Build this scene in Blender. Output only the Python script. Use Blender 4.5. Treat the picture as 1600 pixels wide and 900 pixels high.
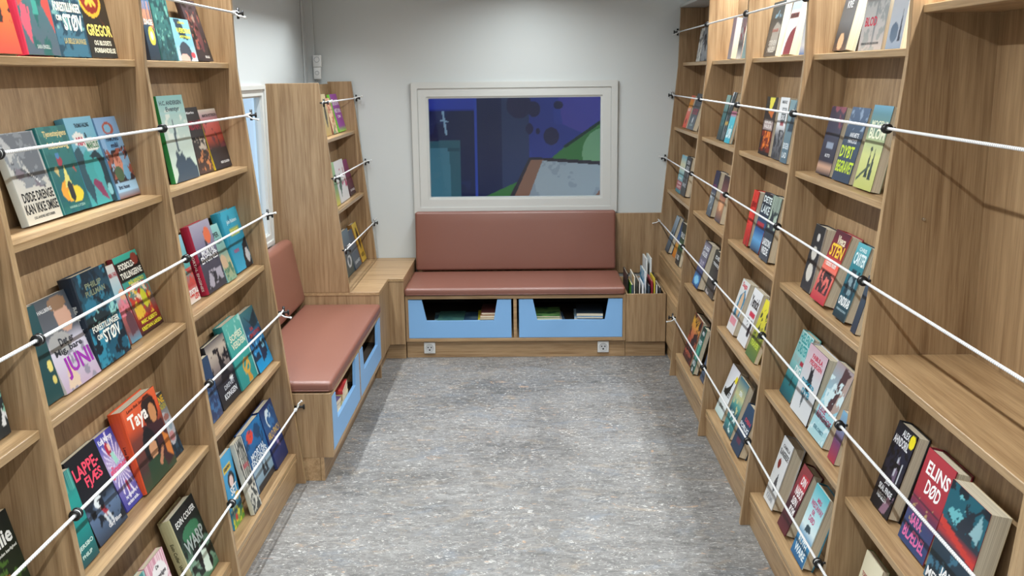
import bpy, bmesh, math, random
import numpy as np
from mathutils import Vector, Matrix
S=bpy.context.scene
for o in list(bpy.data.objects): bpy.data.objects.remove(o)
COL=S.collection

# ------------------------------------------------------------ camera
cam=bpy.data.cameras.new('camera'); cam_o=bpy.data.objects.new('camera',cam); COL.objects.link(cam_o)
cam.sensor_width=36; cam.lens=1445/1600*36; cam.shift_y=(394-450)/1600
cam.clip_start=.05
Rr=[[0.999812, 0.015261, -0.01192], [0.008794, 0.190571, 0.981634], [-0.017253, 0.981555, -0.190401]]
cam_o.matrix_world=Matrix(((Rr[0][0],Rr[1][0],-Rr[2][0],0),(Rr[0][1],Rr[1][1],-Rr[2][1],0),(Rr[0][2],Rr[1][2],-Rr[2][2],1.85),(0,0,0,1)))
S.camera=cam_o

# ------------------------------------------------------------ world, lights, exposure
W=bpy.data.worlds.new('sky'); S.world=W; W.use_nodes=True
bgn=W.node_tree.nodes['Background']; bgn.inputs[0].default_value=(.52,.74,.97,1); bgn.inputs[1].default_value=1.3
S.view_settings.view_transform='Standard'; S.view_settings.look='None'; S.view_settings.gamma=1
S.view_settings.use_curve_mapping=False
S.view_settings.exposure=0.0
def strip(x,y0,y1,z,power,spread,wd=.03):
    l=bpy.data.lights.new('ceiling_light_tube','AREA'); l.shape='RECTANGLE'; l.size=wd; l.size_y=y1-y0; l.energy=power
    l.color=(.93,.985,1.0); l.spread=math.radians(spread)
    o=bpy.data.objects.new('ceiling_light_tube',l); COL.objects.link(o); o.location=(x,(y0+y1)/2,z)
    return o
STRIPS=[(-1.22,-1.0,6.1,2.462,60,102,'left'),(0.0,-1.0,6.1,2.462,108,160,'centre'),(1.20,-1.0,6.1,2.462,96,100,'right')]
LAMPS=[strip(*s[:6]) for s in STRIPS]
S.cycles.max_bounces=8; S.cycles.diffuse_bounces=2; S.cycles.glossy_bounces=4; S.cycles.transparent_max_bounces=8
S.cycles.sample_clamp_indirect=4

# ------------------------------------------------------------ helpers
def lin(h):
    r=[]
    for i in (0,2,4):
        c=int(h[i:i+2],16)/255
        r.append(c/12.92 if c<=.04045 else ((c+.055)/1.055)**2.4)
    return tuple(r)
def nmat(name):
    m=bpy.data.materials.new(name); m.use_nodes=True
    nt=m.node_tree; return m,nt,nt.nodes['Principled BSDF']
def N(nt,t,**k):
    n=nt.nodes.new(t)
    for a,b in k.items(): setattr(n,a,b)
    return n
def plain(name,h,rough=.5,metal=0,spec=.5,bump=0,bscale=200):
    m,nt,b=nmat(name); b.inputs['Base Color'].default_value=(*lin(h),1); b.inputs['Roughness'].default_value=rough
    b.inputs['Metallic'].default_value=metal; b.inputs['Specular IOR Level'].default_value=spec
    tc=N(nt,'ShaderNodeTexCoord'); no=N(nt,'ShaderNodeTexNoise'); no.inputs['Scale'].default_value=bscale
    nt.links.new(tc.outputs['Object'],no.inputs['Vector'])
    bp=N(nt,'ShaderNodeBump'); bp.inputs['Strength'].default_value=bump; bp.inputs['Distance'].default_value=.002
    nt.links.new(no.outputs['Fac'],bp.inputs['Height']); nt.links.new(bp.outputs['Normal'],b.inputs['Normal'])
    return m
def wood(name,axis,light='b29470',dark='846647',rough=.42):
    m,nt,b=nmat(name); L=nt.links.new
    tc=N(nt,'ShaderNodeTexCoord'); oi=N(nt,'ShaderNodeObjectInfo')
    ad=N(nt,'ShaderNodeVectorMath',operation='MULTIPLY_ADD')
    cb=N(nt,'ShaderNodeCombineXYZ')
    for i in range(3): L(oi.outputs['Random'],cb.inputs[i])
    L(cb.outputs[0],ad.inputs[0]); ad.inputs[1].default_value=(7,13,5); L(tc.outputs['Object'],ad.inputs[2])
    def stretch(a,al):
        mp=N(nt,'ShaderNodeMapping'); s=[a,a,a]; s['xyz'.index(axis)]=al; mp.inputs['Scale'].default_value=s
        L(ad.outputs[0],mp.inputs['Vector']); return mp
    n1=N(nt,'ShaderNodeTexNoise'); n1.inputs['Scale'].default_value=1; n1.inputs['Detail'].default_value=6; n1.inputs['Roughness'].default_value=.62
    L(stretch(48,1.6).outputs[0],n1.inputs['Vector']); n1.inputs['Distortion'].default_value=.5
    n2=N(nt,'ShaderNodeTexNoise'); n2.inputs['Scale'].default_value=1; n2.inputs['Detail'].default_value=3
    L(stretch(300,9).outputs[0],n2.inputs['Vector'])
    n3=N(nt,'ShaderNodeTexNoise'); n3.inputs['Scale'].default_value=1; n3.inputs['Detail'].default_value=1
    L(stretch(7,.8).outputs[0],n3.inputs['Vector'])
    # cathedral figure: rings from a slowly varying field
    mu=N(nt,'ShaderNodeMath',operation='MULTIPLY'); mu.inputs[1].default_value=46; L(n3.outputs['Fac'],mu.inputs[0])
    si=N(nt,'ShaderNodeMath',operation='SINE'); L(mu.outputs[0],si.inputs[0])
    m1=N(nt,'ShaderNodeMath',operation='MULTIPLY_ADD'); L(si.outputs[0],m1.inputs[0]); m1.inputs[1].default_value=.036; L(n1.outputs['Fac'],m1.inputs[2])
    m2=N(nt,'ShaderNodeMath',operation='MULTIPLY_ADD'); L(n2.outputs['Fac'],m2.inputs[0]); m2.inputs[1].default_value=.5; L(m1.outputs[0],m2.inputs[2])
    cr=N(nt,'ShaderNodeValToRGB'); e=cr.color_ramp.elements
    e[0].position=.52; e[0].color=(*lin(dark),1); e[1].position=.94; e[1].color=(*lin(light),1)
    mid=e.new(.74); mid.color=(*[ (a*.45+c*.55) for a,c in zip(lin(dark),lin(light))],1)
    L(m2.outputs[0],cr.inputs[0]); L(cr.outputs[0],b.inputs['Base Color'])
    b.inputs['Roughness'].default_value=rough; b.inputs['Specular IOR Level'].default_value=.5
    bp=N(nt,'ShaderNodeBump'); bp.inputs['Strength'].default_value=.12; bp.inputs['Distance'].default_value=.001
    L(n2.outputs['Fac'],bp.inputs['Height']); L(bp.outputs[0],b.inputs['Normal'])
    return m
WZ=wood('oak_laminate_vertical','z'); WY=wood('oak_laminate_lengthwise','y','bc9c74','8f6f4c'); WX=wood('oak_laminate_crosswise','x','ba9a74','8c6d4b')  # lengthwise and crosswise oak lightened: light on horizontal boards put into the colour
WEDGE=wood('oak_edge_band','y','bd9f78','957752',.32)
WEDGEZ=wood('oak_edge_band_upright','z','bd9f78','957752',.32)
def cover_mat():
    m,nt,b=nmat('printed_cover'); a=N(nt,'ShaderNodeAttribute',attribute_name='Col'); nt.links.new(a.outputs['Color'],b.inputs['Base Color'])
    b.inputs['Roughness'].default_value=.38; b.inputs['Specular IOR Level'].default_value=.4; return m
MC=cover_mat()
def pages_mat():
    m,nt,b=nmat('book_pages'); L=nt.links.new
    tc=N(nt,'ShaderNodeTexCoord'); mp=N(nt,'ShaderNodeMapping'); mp.inputs['Scale'].default_value=(2,900,2); L(tc.outputs['Object'],mp.inputs[0])
    no=N(nt,'ShaderNodeTexNoise'); no.inputs['Scale'].default_value=1; L(mp.outputs[0],no.inputs['Vector'])
    cr=N(nt,'ShaderNodeValToRGB'); cr.color_ramp.elements[0].color=(*lin('b8a88c'),1); cr.color_ramp.elements[1].color=(*lin('e8dcc4'),1)
    cr.color_ramp.elements[0].position=.3; cr.color_ramp.elements[1].position=.6
    L(no.outputs['Fac'],cr.inputs[0]); L(cr.outputs[0],b.inputs['Base Color']); b.inputs['Roughness'].default_value=.8; return m
MP=pages_mat()
def floor_mat():
    m,nt,b=nmat('marbled_linoleum'); L=nt.links.new
    tc=N(nt,'ShaderNodeTexCoord')
    def nz(sc,scale,det,dist=0,rough=.6):
        mp=N(nt,'ShaderNodeMapping'); mp.inputs['Scale'].default_value=sc; L(tc.outputs['Object'],mp.inputs[0])
        n=N(nt,'ShaderNodeTexNoise'); n.inputs['Scale'].default_value=scale; n.inputs['Detail'].default_value=det; n.inputs['Distortion'].default_value=dist; n.inputs['Roughness'].default_value=rough
        L(mp.outputs[0],n.inputs['Vector']); return n
    a=nz((14,38,1),1.0,9,1.2,.75)
    big=nz((1.6,3.2,1),1.0,3,.3,.5)
    ad=N(nt,'ShaderNodeMath',operation='MULTIPLY_ADD'); L(big.outputs['Fac'],ad.inputs[0]); ad.inputs[1].default_value=.45; L(a.outputs['Fac'],ad.inputs[2])
    cr=N(nt,'ShaderNodeValToRGB'); e=cr.color_ramp.elements
    e[0].position=.56; e[0].color=(*lin('575654'),1); e[1].position=.94; e[1].color=(*lin('8e8d8b'),1); k=e.new(.72); k.color=(*lin('757371'),1)
    L(ad.outputs[0],cr.inputs[0]); last=cr.outputs[0]
    for sc,s,lo,hi,col,amt in (((34,70,1),1.0,.58,.66,'c2c0bb',.75),((30,66,1),1.17,.60,.66,'4a4a4e',.75),((3,7,1),1.31,.56,.72,'a8957c',.32),((2.6,6,1),.93,.56,.72,'76828f',.34),((44,100,1),.71,.64,.69,'dcdad6',.85),((14,34,1),.83,.64,.69,'c09a78',.55),((16,40,1),.77,.66,.70,'5f7088',.4),((60,120,1),.9,.63,.68,'38383c',.7)):
        n=nz(sc,s,4,1.6,.6)
        r=N(nt,'ShaderNodeValToRGB'); r.color_ramp.elements[0].position=lo; r.color_ramp.elements[1].position=hi
        L(n.outputs['Fac'],r.inputs[0])
        ml=N(nt,'ShaderNodeMath',operation='MULTIPLY'); ml.inputs[1].default_value=amt; L(r.outputs[0],ml.inputs[0])
        mx=N(nt,'ShaderNodeMix',data_type='RGBA'); L(ml.outputs[0],mx.inputs[0]); L(last,mx.inputs[6]); mx.inputs[7].default_value=(*lin(col),1); last=mx.outputs[2]
    L(last,b.inputs['Base Color']); b.inputs['Roughness'].default_value=.42; b.inputs['Specular IOR Level'].default_value=.4
    bp=N(nt,'ShaderNodeBump'); bp.inputs['Strength'].default_value=.08; bp.inputs['Distance'].default_value=.002; L(a.outputs['Fac'],bp.inputs['Height']); L(bp.outputs[0],b.inputs['Normal'])
    return m
def leather():
    m,nt,b=nmat('rose_brown_leatherette'); L=nt.links.new
    b.inputs['Base Color'].default_value=(*lin('815244'),1); b.inputs['Roughness'].default_value=.40; b.inputs['Specular IOR Level'].default_value=.8
    tc=N(nt,'ShaderNodeTexCoord'); v=N(nt,'ShaderNodeTexVoronoi'); v.inputs['Scale'].default_value=420; L(tc.outputs['Object'],v.inputs['Vector'])
    n=N(nt,'ShaderNodeTexNoise'); n.inputs['Scale'].default_value=7; L(tc.outputs['Object'],n.inputs['Vector'])
    ad=N(nt,'ShaderNodeMath',operation='MULTIPLY_ADD'); L(n.outputs['Fac'],ad.inputs[0]); ad.inputs[1].default_value=4; L(v.outputs['Distance'],ad.inputs[2])
    bp=N(nt,'ShaderNodeBump'); bp.inputs['Strength'].default_value=.25; bp.inputs['Distance'].default_value=.0012; L(ad.outputs[0],bp.inputs['Height']); L(bp.outputs[0],b.inputs['Normal'])
    return m
def cordm():
    m,nt,b=nmat('white_braided_cord'); L=nt.links.new
    tc=N(nt,'ShaderNodeTexCoord'); w=N(nt,'ShaderNodeTexWave'); w.bands_direction='Y'; w.inputs['Scale'].default_value=38; w.inputs['Distortion'].default_value=0
    L(tc.outputs['Object'],w.inputs['Vector'])
    cr=N(nt,'ShaderNodeValToRGB'); cr.color_ramp.elements[0].color=(.42,.42,.43,1); cr.color_ramp.elements[1].color=(.88,.88,.88,1); cr.color_ramp.elements[0].position=0; cr.color_ramp.elements[1].position=.45
    L(w.outputs['Fac'],cr.inputs[0]); L(cr.outputs[0],b.inputs['Base Color']); b.inputs['Roughness'].default_value=.6
    bp=N(nt,'ShaderNodeBump'); bp.inputs['Strength'].default_value=.5; bp.inputs['Distance'].default_value=.001; L(w.outputs['Fac'],bp.inputs['Height']); L(bp.outputs[0],b.inputs['Normal'])
    return m
MF=floor_mat(); ML=leather(); MCORD=cordm()
MWALL=plain('glossy_white_wall_panel','ced2d2',.16,0,.3,.02,3)
MCEIL=plain('white_ceiling','d8dadb',.5)
MFRAME=plain('warm_white_window_frame','cfd0cc',.35)
MBLUE=plain('sky_blue_drawer_laminate','84b4e4',.4,0,.4)
MBLACK=plain('black_plastic','141416',.35)
MWHITE=plain('white_plastic','e4e4e2',.3)
MSTEEL=plain('nickel_pin','c8c8c6',.25,1)
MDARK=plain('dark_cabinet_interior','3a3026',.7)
def glass():
    m=bpy.data.materials.new('window_glass'); m.use_nodes=True; nt=m.node_tree; nt.nodes.clear(); L=nt.links.new
    o=N(nt,'ShaderNodeOutputMaterial'); t=N(nt,'ShaderNodeBsdfTransparent'); t.inputs[0].default_value=(.93,.95,.96,1)
    g=N(nt,'ShaderNodeBsdfGlossy'); g.inputs['Roughness'].default_value=.02; f=N(nt,'ShaderNodeFresnel'); f.inputs[0].default_value=1.52
    ge=N(nt,'ShaderNodeNewGeometry'); iv=N(nt,'ShaderNodeMath',operation='SUBTRACT'); iv.inputs[0].default_value=1; L(ge.outputs['Backfacing'],iv.inputs[1]); mm=N(nt,'ShaderNodeMath',operation='MULTIPLY'); L(f.outputs[0],mm.inputs[0]); L(iv.outputs[0],mm.inputs[1])
    mx=N(nt,'ShaderNodeMixShader'); L(mm.outputs[0],mx.inputs[0]); L(t.outputs[0],mx.inputs[1]); L(g.outputs[0],mx.inputs[2]); L(mx.outputs[0],o.inputs[0]); return m
MGLASS=glass()
def emis(name,col,s):
    m,nt,b=nmat(name); b.inputs['Base Color'].default_value=(.8,.8,.8,1); b.inputs['Emission Color'].default_value=(*col,1); b.inputs['Emission Strength'].default_value=s; return m
MDIFF=emis('lamp_diffuser',(1,.98,.95),3)

def link(name,me,parent=None,mats=(),loc=None):
    o=bpy.data.objects.new(name,me); COL.objects.link(o)
    for m in mats: me.materials.append(m)
    if parent: o.parent=parent
    if loc is not None: o.location=loc
    return o
def empty(name,loc,label=None,cat=None,group=None,rot=None):
    o=bpy.data.objects.new(name,None); COL.objects.link(o); o.location=loc; o.empty_display_size=.05
    if rot: o.rotation_euler=rot
    if label: o['label']=label; o['category']=cat
    if group: o['group']=group
    return o
def tag(o,label,cat,group=None):
    o['label']=label; o['category']=cat
    if group: o['group']=group
    return o
def boxes(name,bxs,mat,parent=None,bev=.0012,seg=1,org=None,mats=None):
    """one mesh of boxes (x0,x1,y0,y1,z0,z1[,mat index]) given in world coordinates"""
    bm=bmesh.new()
    for b in bxs:
        x0,x1,y0,y1,z0,z1=b[:6]
        vs=[bm.verts.new((x,y,z)) for z in (z0,z1) for y in (y0,y1) for x in (x0,x1)]
        for f in ((0,2,3,1),(4,5,7,6),(0,1,5,4),(2,6,7,3),(0,4,6,2),(1,3,7,5)):
            fc=bm.faces.new([vs[i] for i in f]); fc.material_index=b[6] if len(b)>6 else 0
    if bev>0: bmesh.ops.bevel(bm,geom=bm.edges[:],offset=bev,segments=seg,affect='EDGES',profile=.5)
    return fin(name,bm,mats or [mat],parent,org,smooth=seg>1)
def fin(name,bm,mats,parent=None,org=None,smooth=False):
    o0=Vector(org) if org is not None else (Vector(parent.location) if parent and parent.type=='EMPTY' and parent.rotation_euler.z==0 else None)
    if o0 is None:
        if parent: o0=Vector((0,0,0))
        else:
            c=[v.co for v in bm.verts]; o0=Vector(((min(v.x for v in c)+max(v.x for v in c))/2,(min(v.y for v in c)+max(v.y for v in c))/2,min(v.z for v in c)))
    if o0.length>0: bmesh.ops.translate(bm,verts=bm.verts[:],vec=-o0)
    me=bpy.data.meshes.new(name); bm.to_mesh(me); bm.free()
    if smooth: me.polygons.foreach_set('use_smooth',[True]*len(me.polygons))
    o=link(name,me,parent,mats)
    if not parent: o.location=o0
    return o
def prism(name,poly,axis,a,b,mats,parent=None,bev=.001,edge_pred=None,org=None):
    """polygon extruded along an axis. 'y': poly in (x,z); 'z': poly in (x,y)"""
    bm=bmesh.new()
    def P(p,t): return (p[0],t,p[1]) if axis=='y' else (p[0],p[1],t)
    A=[bm.verts.new(P(p,a)) for p in poly]; B=[bm.verts.new(P(p,b)) for p in poly]
    bm.faces.new(A); bm.faces.new(B[::-1]); n=len(poly)
    for i in range(n):
        f=bm.faces.new((A[i],B[i],B[(i+1)%n],A[(i+1)%n]))
        if edge_pred and edge_pred(i): f.material_index=1
    bmesh.ops.recalc_face_normals(bm,faces=bm.faces[:])
    if bev>0: bmesh.ops.bevel(bm,geom=bm.edges[:],offset=bev,segments=1,affect='EDGES')
    return fin(name,bm,mats,parent,org)
def tube(bm,pts,r,n=8,cap=True,mi=0):
    pts=[Vector(p) for p in pts]; rings=[]
    up=Vector((0,0,1))
    for i,p in enumerate(pts):
        d=(pts[min(i+1,len(pts)-1)]-pts[max(i-1,0)]).normalized()
        u=up if abs(d.dot(up))<.9 else Vector((1,0,0))
        a=d.cross(u).normalized(); b=a.cross(d)
        rings.append([bm.verts.new(p+(a*math.cos(2*math.pi*k/n)+b*math.sin(2*math.pi*k/n))*r) for k in range(n)])
    for i in range(len(rings)-1):
        for k in range(n):
            f=bm.faces.new((rings[i][k],rings[i][(k+1)%n],rings[i+1][(k+1)%n],rings[i+1][k])); f.material_index=mi; f.smooth=True
    if cap:
        for rg in (rings[0][::-1],rings[-1]): bm.faces.new(rg).material_index=mi
def ring(bm,c,axis,R,r,n=18,m=8,mi=0):
    c=Vector(c); ax=Vector(axis).normalized(); u=ax.cross(Vector((0,0,1)) if abs(ax.z)<.9 else Vector((1,0,0))).normalized(); v=ax.cross(u)
    vs=[]
    for i in range(n):
        t=2*math.pi*i/n; d=u*math.cos(t)+v*math.sin(t)
        vs.append([bm.verts.new(c+d*(R+r*math.cos(2*math.pi*j/m))+ax*r*math.sin(2*math.pi*j/m)) for j in range(m)])
    for i in range(n):
        for j in range(m):
            f=bm.faces.new((vs[i][j],vs[(i+1)%n][j],vs[(i+1)%n][(j+1)%m],vs[i][(j+1)%m])); f.smooth=True; f.material_index=mi

# ------------------------------------------------------------ room shell
XL,XR,YB,YN,ZC=-1.527,1.56,6.53,-1.3,2.5
def struct(o): o['kind']='structure'; return o
struct(boxes('floor',[(XL-.1,XR+.1,YN-.1,YB+.1,-.06,0)],MF,bev=0))
struct(boxes('ceiling',[(XL-.1,XR+.1,YN-.1,YB+.1,ZC,ZC+.06)],MCEIL,bev=0))
struct(boxes('wall_right',[(XR,XR+.1,YN-.1,YB+.1,0,ZC)],MWALL,bev=0))
struct(boxes('wall_front',[(XL,XR,YN-.1,YN,0,ZC)],MWALL,bev=0))
def holed(name,fixed,a0,a1,h0,h1,z0,z1,axis):
    q=[(a0,h0,0,ZC),(h1,a1,0,ZC),(h0,h1,0,z0),(h0,h1,z1,ZC)]
    bx=[(p[0],p[1],fixed[0],fixed[1],p[2],p[3]) if axis=='x' else (fixed[0],fixed[1],p[0],p[1],p[2],p[3]) for p in q]
    return struct(boxes(name,bx,MWALLB if axis=='x' else MWALL,bev=0))
MWALLB=plain('satin_white_wall_panel','cfd3d2',.38,0,.25,.02,3)
holed('wall_back',(YB,YB+.1),XL-.1,XR+.1,-.71,.545,.945,1.70,'x')
holed('wall_left',(XL-.03,XL),YN,YB,4.15,5.33,.92,1.745,'y')

def frame(bm,a0,a1,z0,z1,w,d0,d1,axis):
    """mitred rectangular frame, outer a0..a1,z0..z1, width w, between depths d0,d1"""
    def P(a,z,d): return (a,d,z) if axis=='x' else (d,a,z)
    o=[(a0,z0),(a1,z0),(a1,z1),(a0,z1)]; i=[(a0+w,z0+w),(a1-w,z0+w),(a1-w,z1-w),(a0+w,z1-w)]
    V=[[bm.verts.new(P(*p,d)) for p in ps] for d in (d0,d1) for ps in (o,i)]
    for k in range(4):
        j=(k+1)%4
        for q in ((V[0][k],V[0][j],V[1][j],V[1][k]),(V[2][k],V[3][k],V[3][j],V[2][j]),(V[0][k],V[2][k],V[2][j],V[0][j]),(V[1][k],V[1][j],V[3][j],V[3][k])):
            bm.faces.new(q)
def window(name,loc,axis,a0,a1,z0,z1,room,s,k=1):
    """room = wall face coordinate, s = +1/-1 direction out of the room"""
    w=struct(empty(name,loc))
    def part(n,fr,m,bev=.003):
        bm=bmesh.new()
        for f in fr: frame(bm,*f,axis)
        bmesh.ops.recalc_face_normals(bm,faces=bm.faces[:])
        bmesh.ops.bevel(bm,geom=bm.edges[:],offset=bev,segments=2,affect='EDGES')
        return fin(n,bm,[m],w)
    part('window_casing',[(a0,a1,z0,z1,.045*k,room-s*.026,room+s*.02*k)],MFRAME)
    part('window_sash',[(a0+.045*k,a1-.045*k,z0+.04*k,z1-.04*k,.062*k,room-s*.018,room+s*.03*k),(a0+.1*k,a1-.1*k,z0+.095*k,z1-.095*k,.018*k,room-s*.010,room+s*.045*k)],MFRAME)
    g=(a0+.11*k,a1-.11*k,z0+.1*k,z1-.1*k)
    q=sorted((room+s*.012,room+s*.017)); bx=(g[0],g[1],*q,g[2],g[3]) if axis=='x' else (*q,g[0],g[1],g[2],g[3])
    boxes('glass_pane',[bx],MGLASS,w,bev=0)
    return w
window('window_1',(-.085,YB,.886),'x',-.806,.634,.872,1.792,YB,1)
window('window_2',(XL,4.7,.87),'y',4.10,5.385,.872,1.800,XL,-1,.62)
boxes('trim_1',[(XL,-1.462,YB-.03,YB,.9,ZC),(XL,XL+.012,YB-.10,YB,.9,ZC)],MWALL,bev=.003)['kind']='structure'

# outside: painted board beyond the back window, pale blind beyond the side window
def vnoise(U,V,sc,seed):
    rs=np.random.RandomState(seed); n=int(sc)+3
    out=0;amp=.62
    for o in range(4):
        g=rs.rand(n*2**o+3,n*2**o+3); x=U*sc*2**o; y=V*sc*2**o
        xi=np.clip(x.astype(int),0,g.shape[0]-2); yi=np.clip(y.astype(int),0,g.shape[1]-2); fx=x-xi; fy=y-yi
        fx=fx*fx*(3-2*fx); fy=fy*fy*(3-2*fy)
        out=out+amp*((g[xi,yi]*(1-fx)+g[xi+1,yi]*fx)*(1-fy)+(g[xi,yi+1]*(1-fx)+g[xi+1,yi+1]*fx)*fy); amp*=.55
    return out/ (.62*(1+.55+.55**2+.55**3))
def inpoly(U,V,poly):
    r=np.zeros(U.shape,bool); n=len(poly)
    for i in range(n):
        x0,y0=poly[i]; x1,y1=poly[(i+1)%n]
        if y0==y1: continue
        c=((V>=min(y0,y1))&(V<max(y0,y1)))&(U<(V-y0)*(x1-x0)/(y1-y0)+x0); r^=c
    return r
def paint(nu,nv,ops,asp=1.5):
    """pattern printed on a surface: returns (nv+1)*(nu+1) linear colours"""
    V,U=np.meshgrid(np.linspace(0,1,nv+1),np.linspace(0,1,nu+1),indexing='ij')
    C=np.zeros(U.shape+(3,))
    for o in ops:
        k=o[0]
        if k=='g':
            st=o[1::2]; cs=np.array([lin(c) for c in o[2::2]])
            for c in range(3): C[...,c]=np.interp(V,st,cs[:,c])
            continue
        if k=='e': m=((U-o[1])/o[3])**2+((V-o[2])/o[4])**2<1; col=o[5]
        elif k=='ring':
            d=np.sqrt(((U-o[1])/o[3])**2+((V-o[2])/o[4])**2); m=abs(d-1)<o[5]/o[3]; col=o[6]
        elif k=='r': m=(U>=o[1])&(U<=o[3])&(V>=o[2])&(V<=o[4]); col=o[5]
        elif k=='p': m=inpoly(U,V,o[1]); col=o[2]
        elif k=='l':
            x0,y0,x1,y1,w,col=o[1:]; dx,dy=x1-x0,(y1-y0)
            t=np.clip(((U-x0)*dx+(V-y0)*dy)/(dx*dx+dy*dy),0,1); m=np.hypot(U-x0-t*dx,(V-y0-t*dy))<w
        elif k=='nm':
            col,sc,th,seed=o[1:]; m=last&(vnoise(U,V*asp,sc,seed)>th); C[m]=lin(col); continue
        elif k=='n':
            col,sc,th,seed,x0,y0,x1,y1=o[1:]; m=(vnoise(U,V*asp,sc,seed)>th)&(U>=x0)&(U<=x1)&(V>=y0)&(V<=y1)
        elif k=='y':
            a=np.arctan2((V-o[2])*asp,U-o[1]); d=np.hypot(U-o[1],V-o[2]); m=(np.sin(a*22)>.55)&(d>.08)&(d<.45); col=o[3]
        C[m]=lin(col)
        if k!='n': last=m
    return C
def painted(name,nu,nv,w,h,ops,mat,asp,parent=None):
    C=paint(nu,nv,ops,asp); V,U=np.meshgrid(np.linspace(0,h,nv+1),np.linspace(0,w,nu+1),indexing='ij')
    P=np.stack([U,np.zeros_like(U),V],-1).reshape(-1,3)
    i=np.arange(nv*nu); r=i//nu; c=i%nu; a=r*(nu+1)+c
    F=np.stack([a,a+1,a+nu+2,a+nu+1],-1)
    me=bpy.data.meshes.new(name); me.from_pydata(P.tolist(),[],F.tolist())
    at=me.color_attributes.new('Col','FLOAT_COLOR','POINT'); at.data.foreach_set('color',np.concatenate([C.reshape(-1,3),np.ones((len(P),1))],1).ravel())
    return me
mx=lambda X:(X+1.4)/2.8
mz=lambda Z:(Z-.3)/2.0
def mp(*pts): return [(mx(a),mz(b)) for a,b in pts]
ops=[('g',0,'101a58',.5,'16247c',1,'3046c8'),
 ('r',mx(.02),0,1,1,'3c48a8'),('nm','34409c',6,.5,5),('p',mp((.2,1.9),(1.4,1.9),(1.4,1.2),(.62,1.3),(.28,1.45)),'5a4cb0'),
 ('r',mx(-.20),0,mx(.02),1,'34406e'),('r',mx(-.9),mz(1.58),mx(-.4),1,'3548b8'),
 ('r',mx(-.9),0,mx(-.405),mz(1.56),'10184e'),('nm','1c2660',9,.6,8),
 ('r',mx(-.39),0,mx(-.2),1,'121a52'),('l',mx(-.40),0,mx(-.40),1,.004,'3450c0'),
 ('l',mx(-.655),mz(1.56),mx(-.63),mz(1.38),.003,'b8ccd8'),('l',mx(-.67),mz(1.49),mx(-.62),mz(1.48),.003,'b8ccd8'),
 ('p',mp((-.9,.3),(-.52,.3),(-.52,1.34),(-.78,1.33),(-.9,1.2)),'3a6e78'),('p',mp((-.9,.3),(-.585,.3),(-.61,1.28),(-.9,1.28)),'58909c'),('nm','7cacb4',11,.6,33),
 ('p',mp((-.62,1.28),(-.53,1.28),(-.53,1.25),(-.62,1.25)),'285a64'),
 ('e',mx(-.06),mz(1.6),.035,.05,'241c50'),('e',mx(.055),mz(1.57),.018,.03,'241c50'),('e',mx(.245),mz(1.60),.013,.016,'241c50'),('e',mx(.02),mz(1.42),.010,.022,'241c50'),('e',mx(.085),mz(1.4),.006,.012,'241c50'),('e',mx(.19),mz(1.36),.022,.034,'241c50'),
 ('p',mp((-.42,.85),(.02,1.05),(.3,1.28),(.62,1.5),(.9,1.62),(1.4,1.7),(1.4,.3),(-.42,.3)),'4c8e44'),('nm','5c9c48',6,.5,22),('e',mx(.6),mz(1.22),.06,.1,'9cc88c'),
 ('l',mx(.3),mz(1.28),mx(.62),mz(1.5),.005,'1c3c2c'),
 ('p',mp((-.13,.3),(-.16,.85),(.02,1.2),(.6,1.16),(1.2,1.0),(1.2,.3)),'3c2c38'),
 ('p',mp((-.1,.3),(-.12,.85),(.03,1.18),(.13,1.18),(.3,.3)),'b4785c'),
 ('p',mp((.0,.6),(.0,.86),(.12,1.17),(.6,1.13),(1.2,.95),(1.2,.3)),'d0d0cf'),('nm','bcbcc0',20,.55,44),
 ('p',mp((.5,.84),(.62,1.0),(.75,.9),(.75,.3),(.5,.3)),'b4785c')]
mural=link('painted_outdoor_board',painted('painted_outdoor_board',420,300,2.8,2.0,ops,MC,.71),None,[MC],(-1.4,7.3,.3))
me=mural.data
tag(mural,'blue and green painted board outdoors seen through the back window','mural')
so=mural.modifiers.new('thickness','SOLIDIFY'); so.thickness=.03; so.offset=1
for px in (-1.3,1.3): boxes('post',[(px-.03,px+.03,7.335,7.395,-.06,2.3)],WZ,mural,org=(-1.4,7.3,.3),bev=.002)
boxes('ground_outside',[(-3,3,6.7,9,-.12,-.06)],MCEIL,bev=0)['kind']='structure'
# lamps on the ceiling
for (x,y0,y1,z,pw,sp_,nm),lo in zip(STRIPS,LAMPS):
    e=empty('ceiling_light',(x,(y0+y1)/2,z+.008),'slim white %s ceiling light strip running the length of the room'%nm,'light','slim ceiling light strips')
    boxes('lamp_housing',[(x-.022,x+.022,y0-.02,y1+.02,z+.014,ZC)],MWHITE,e,bev=.002)
    boxes('lamp_diffuser',[(x-.018,x+.018,y0,y1,z+.003,z+.014)],MDIFF,e,bev=.001)
    lo.parent=e; lo.location=(0,0,-.008)

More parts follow.
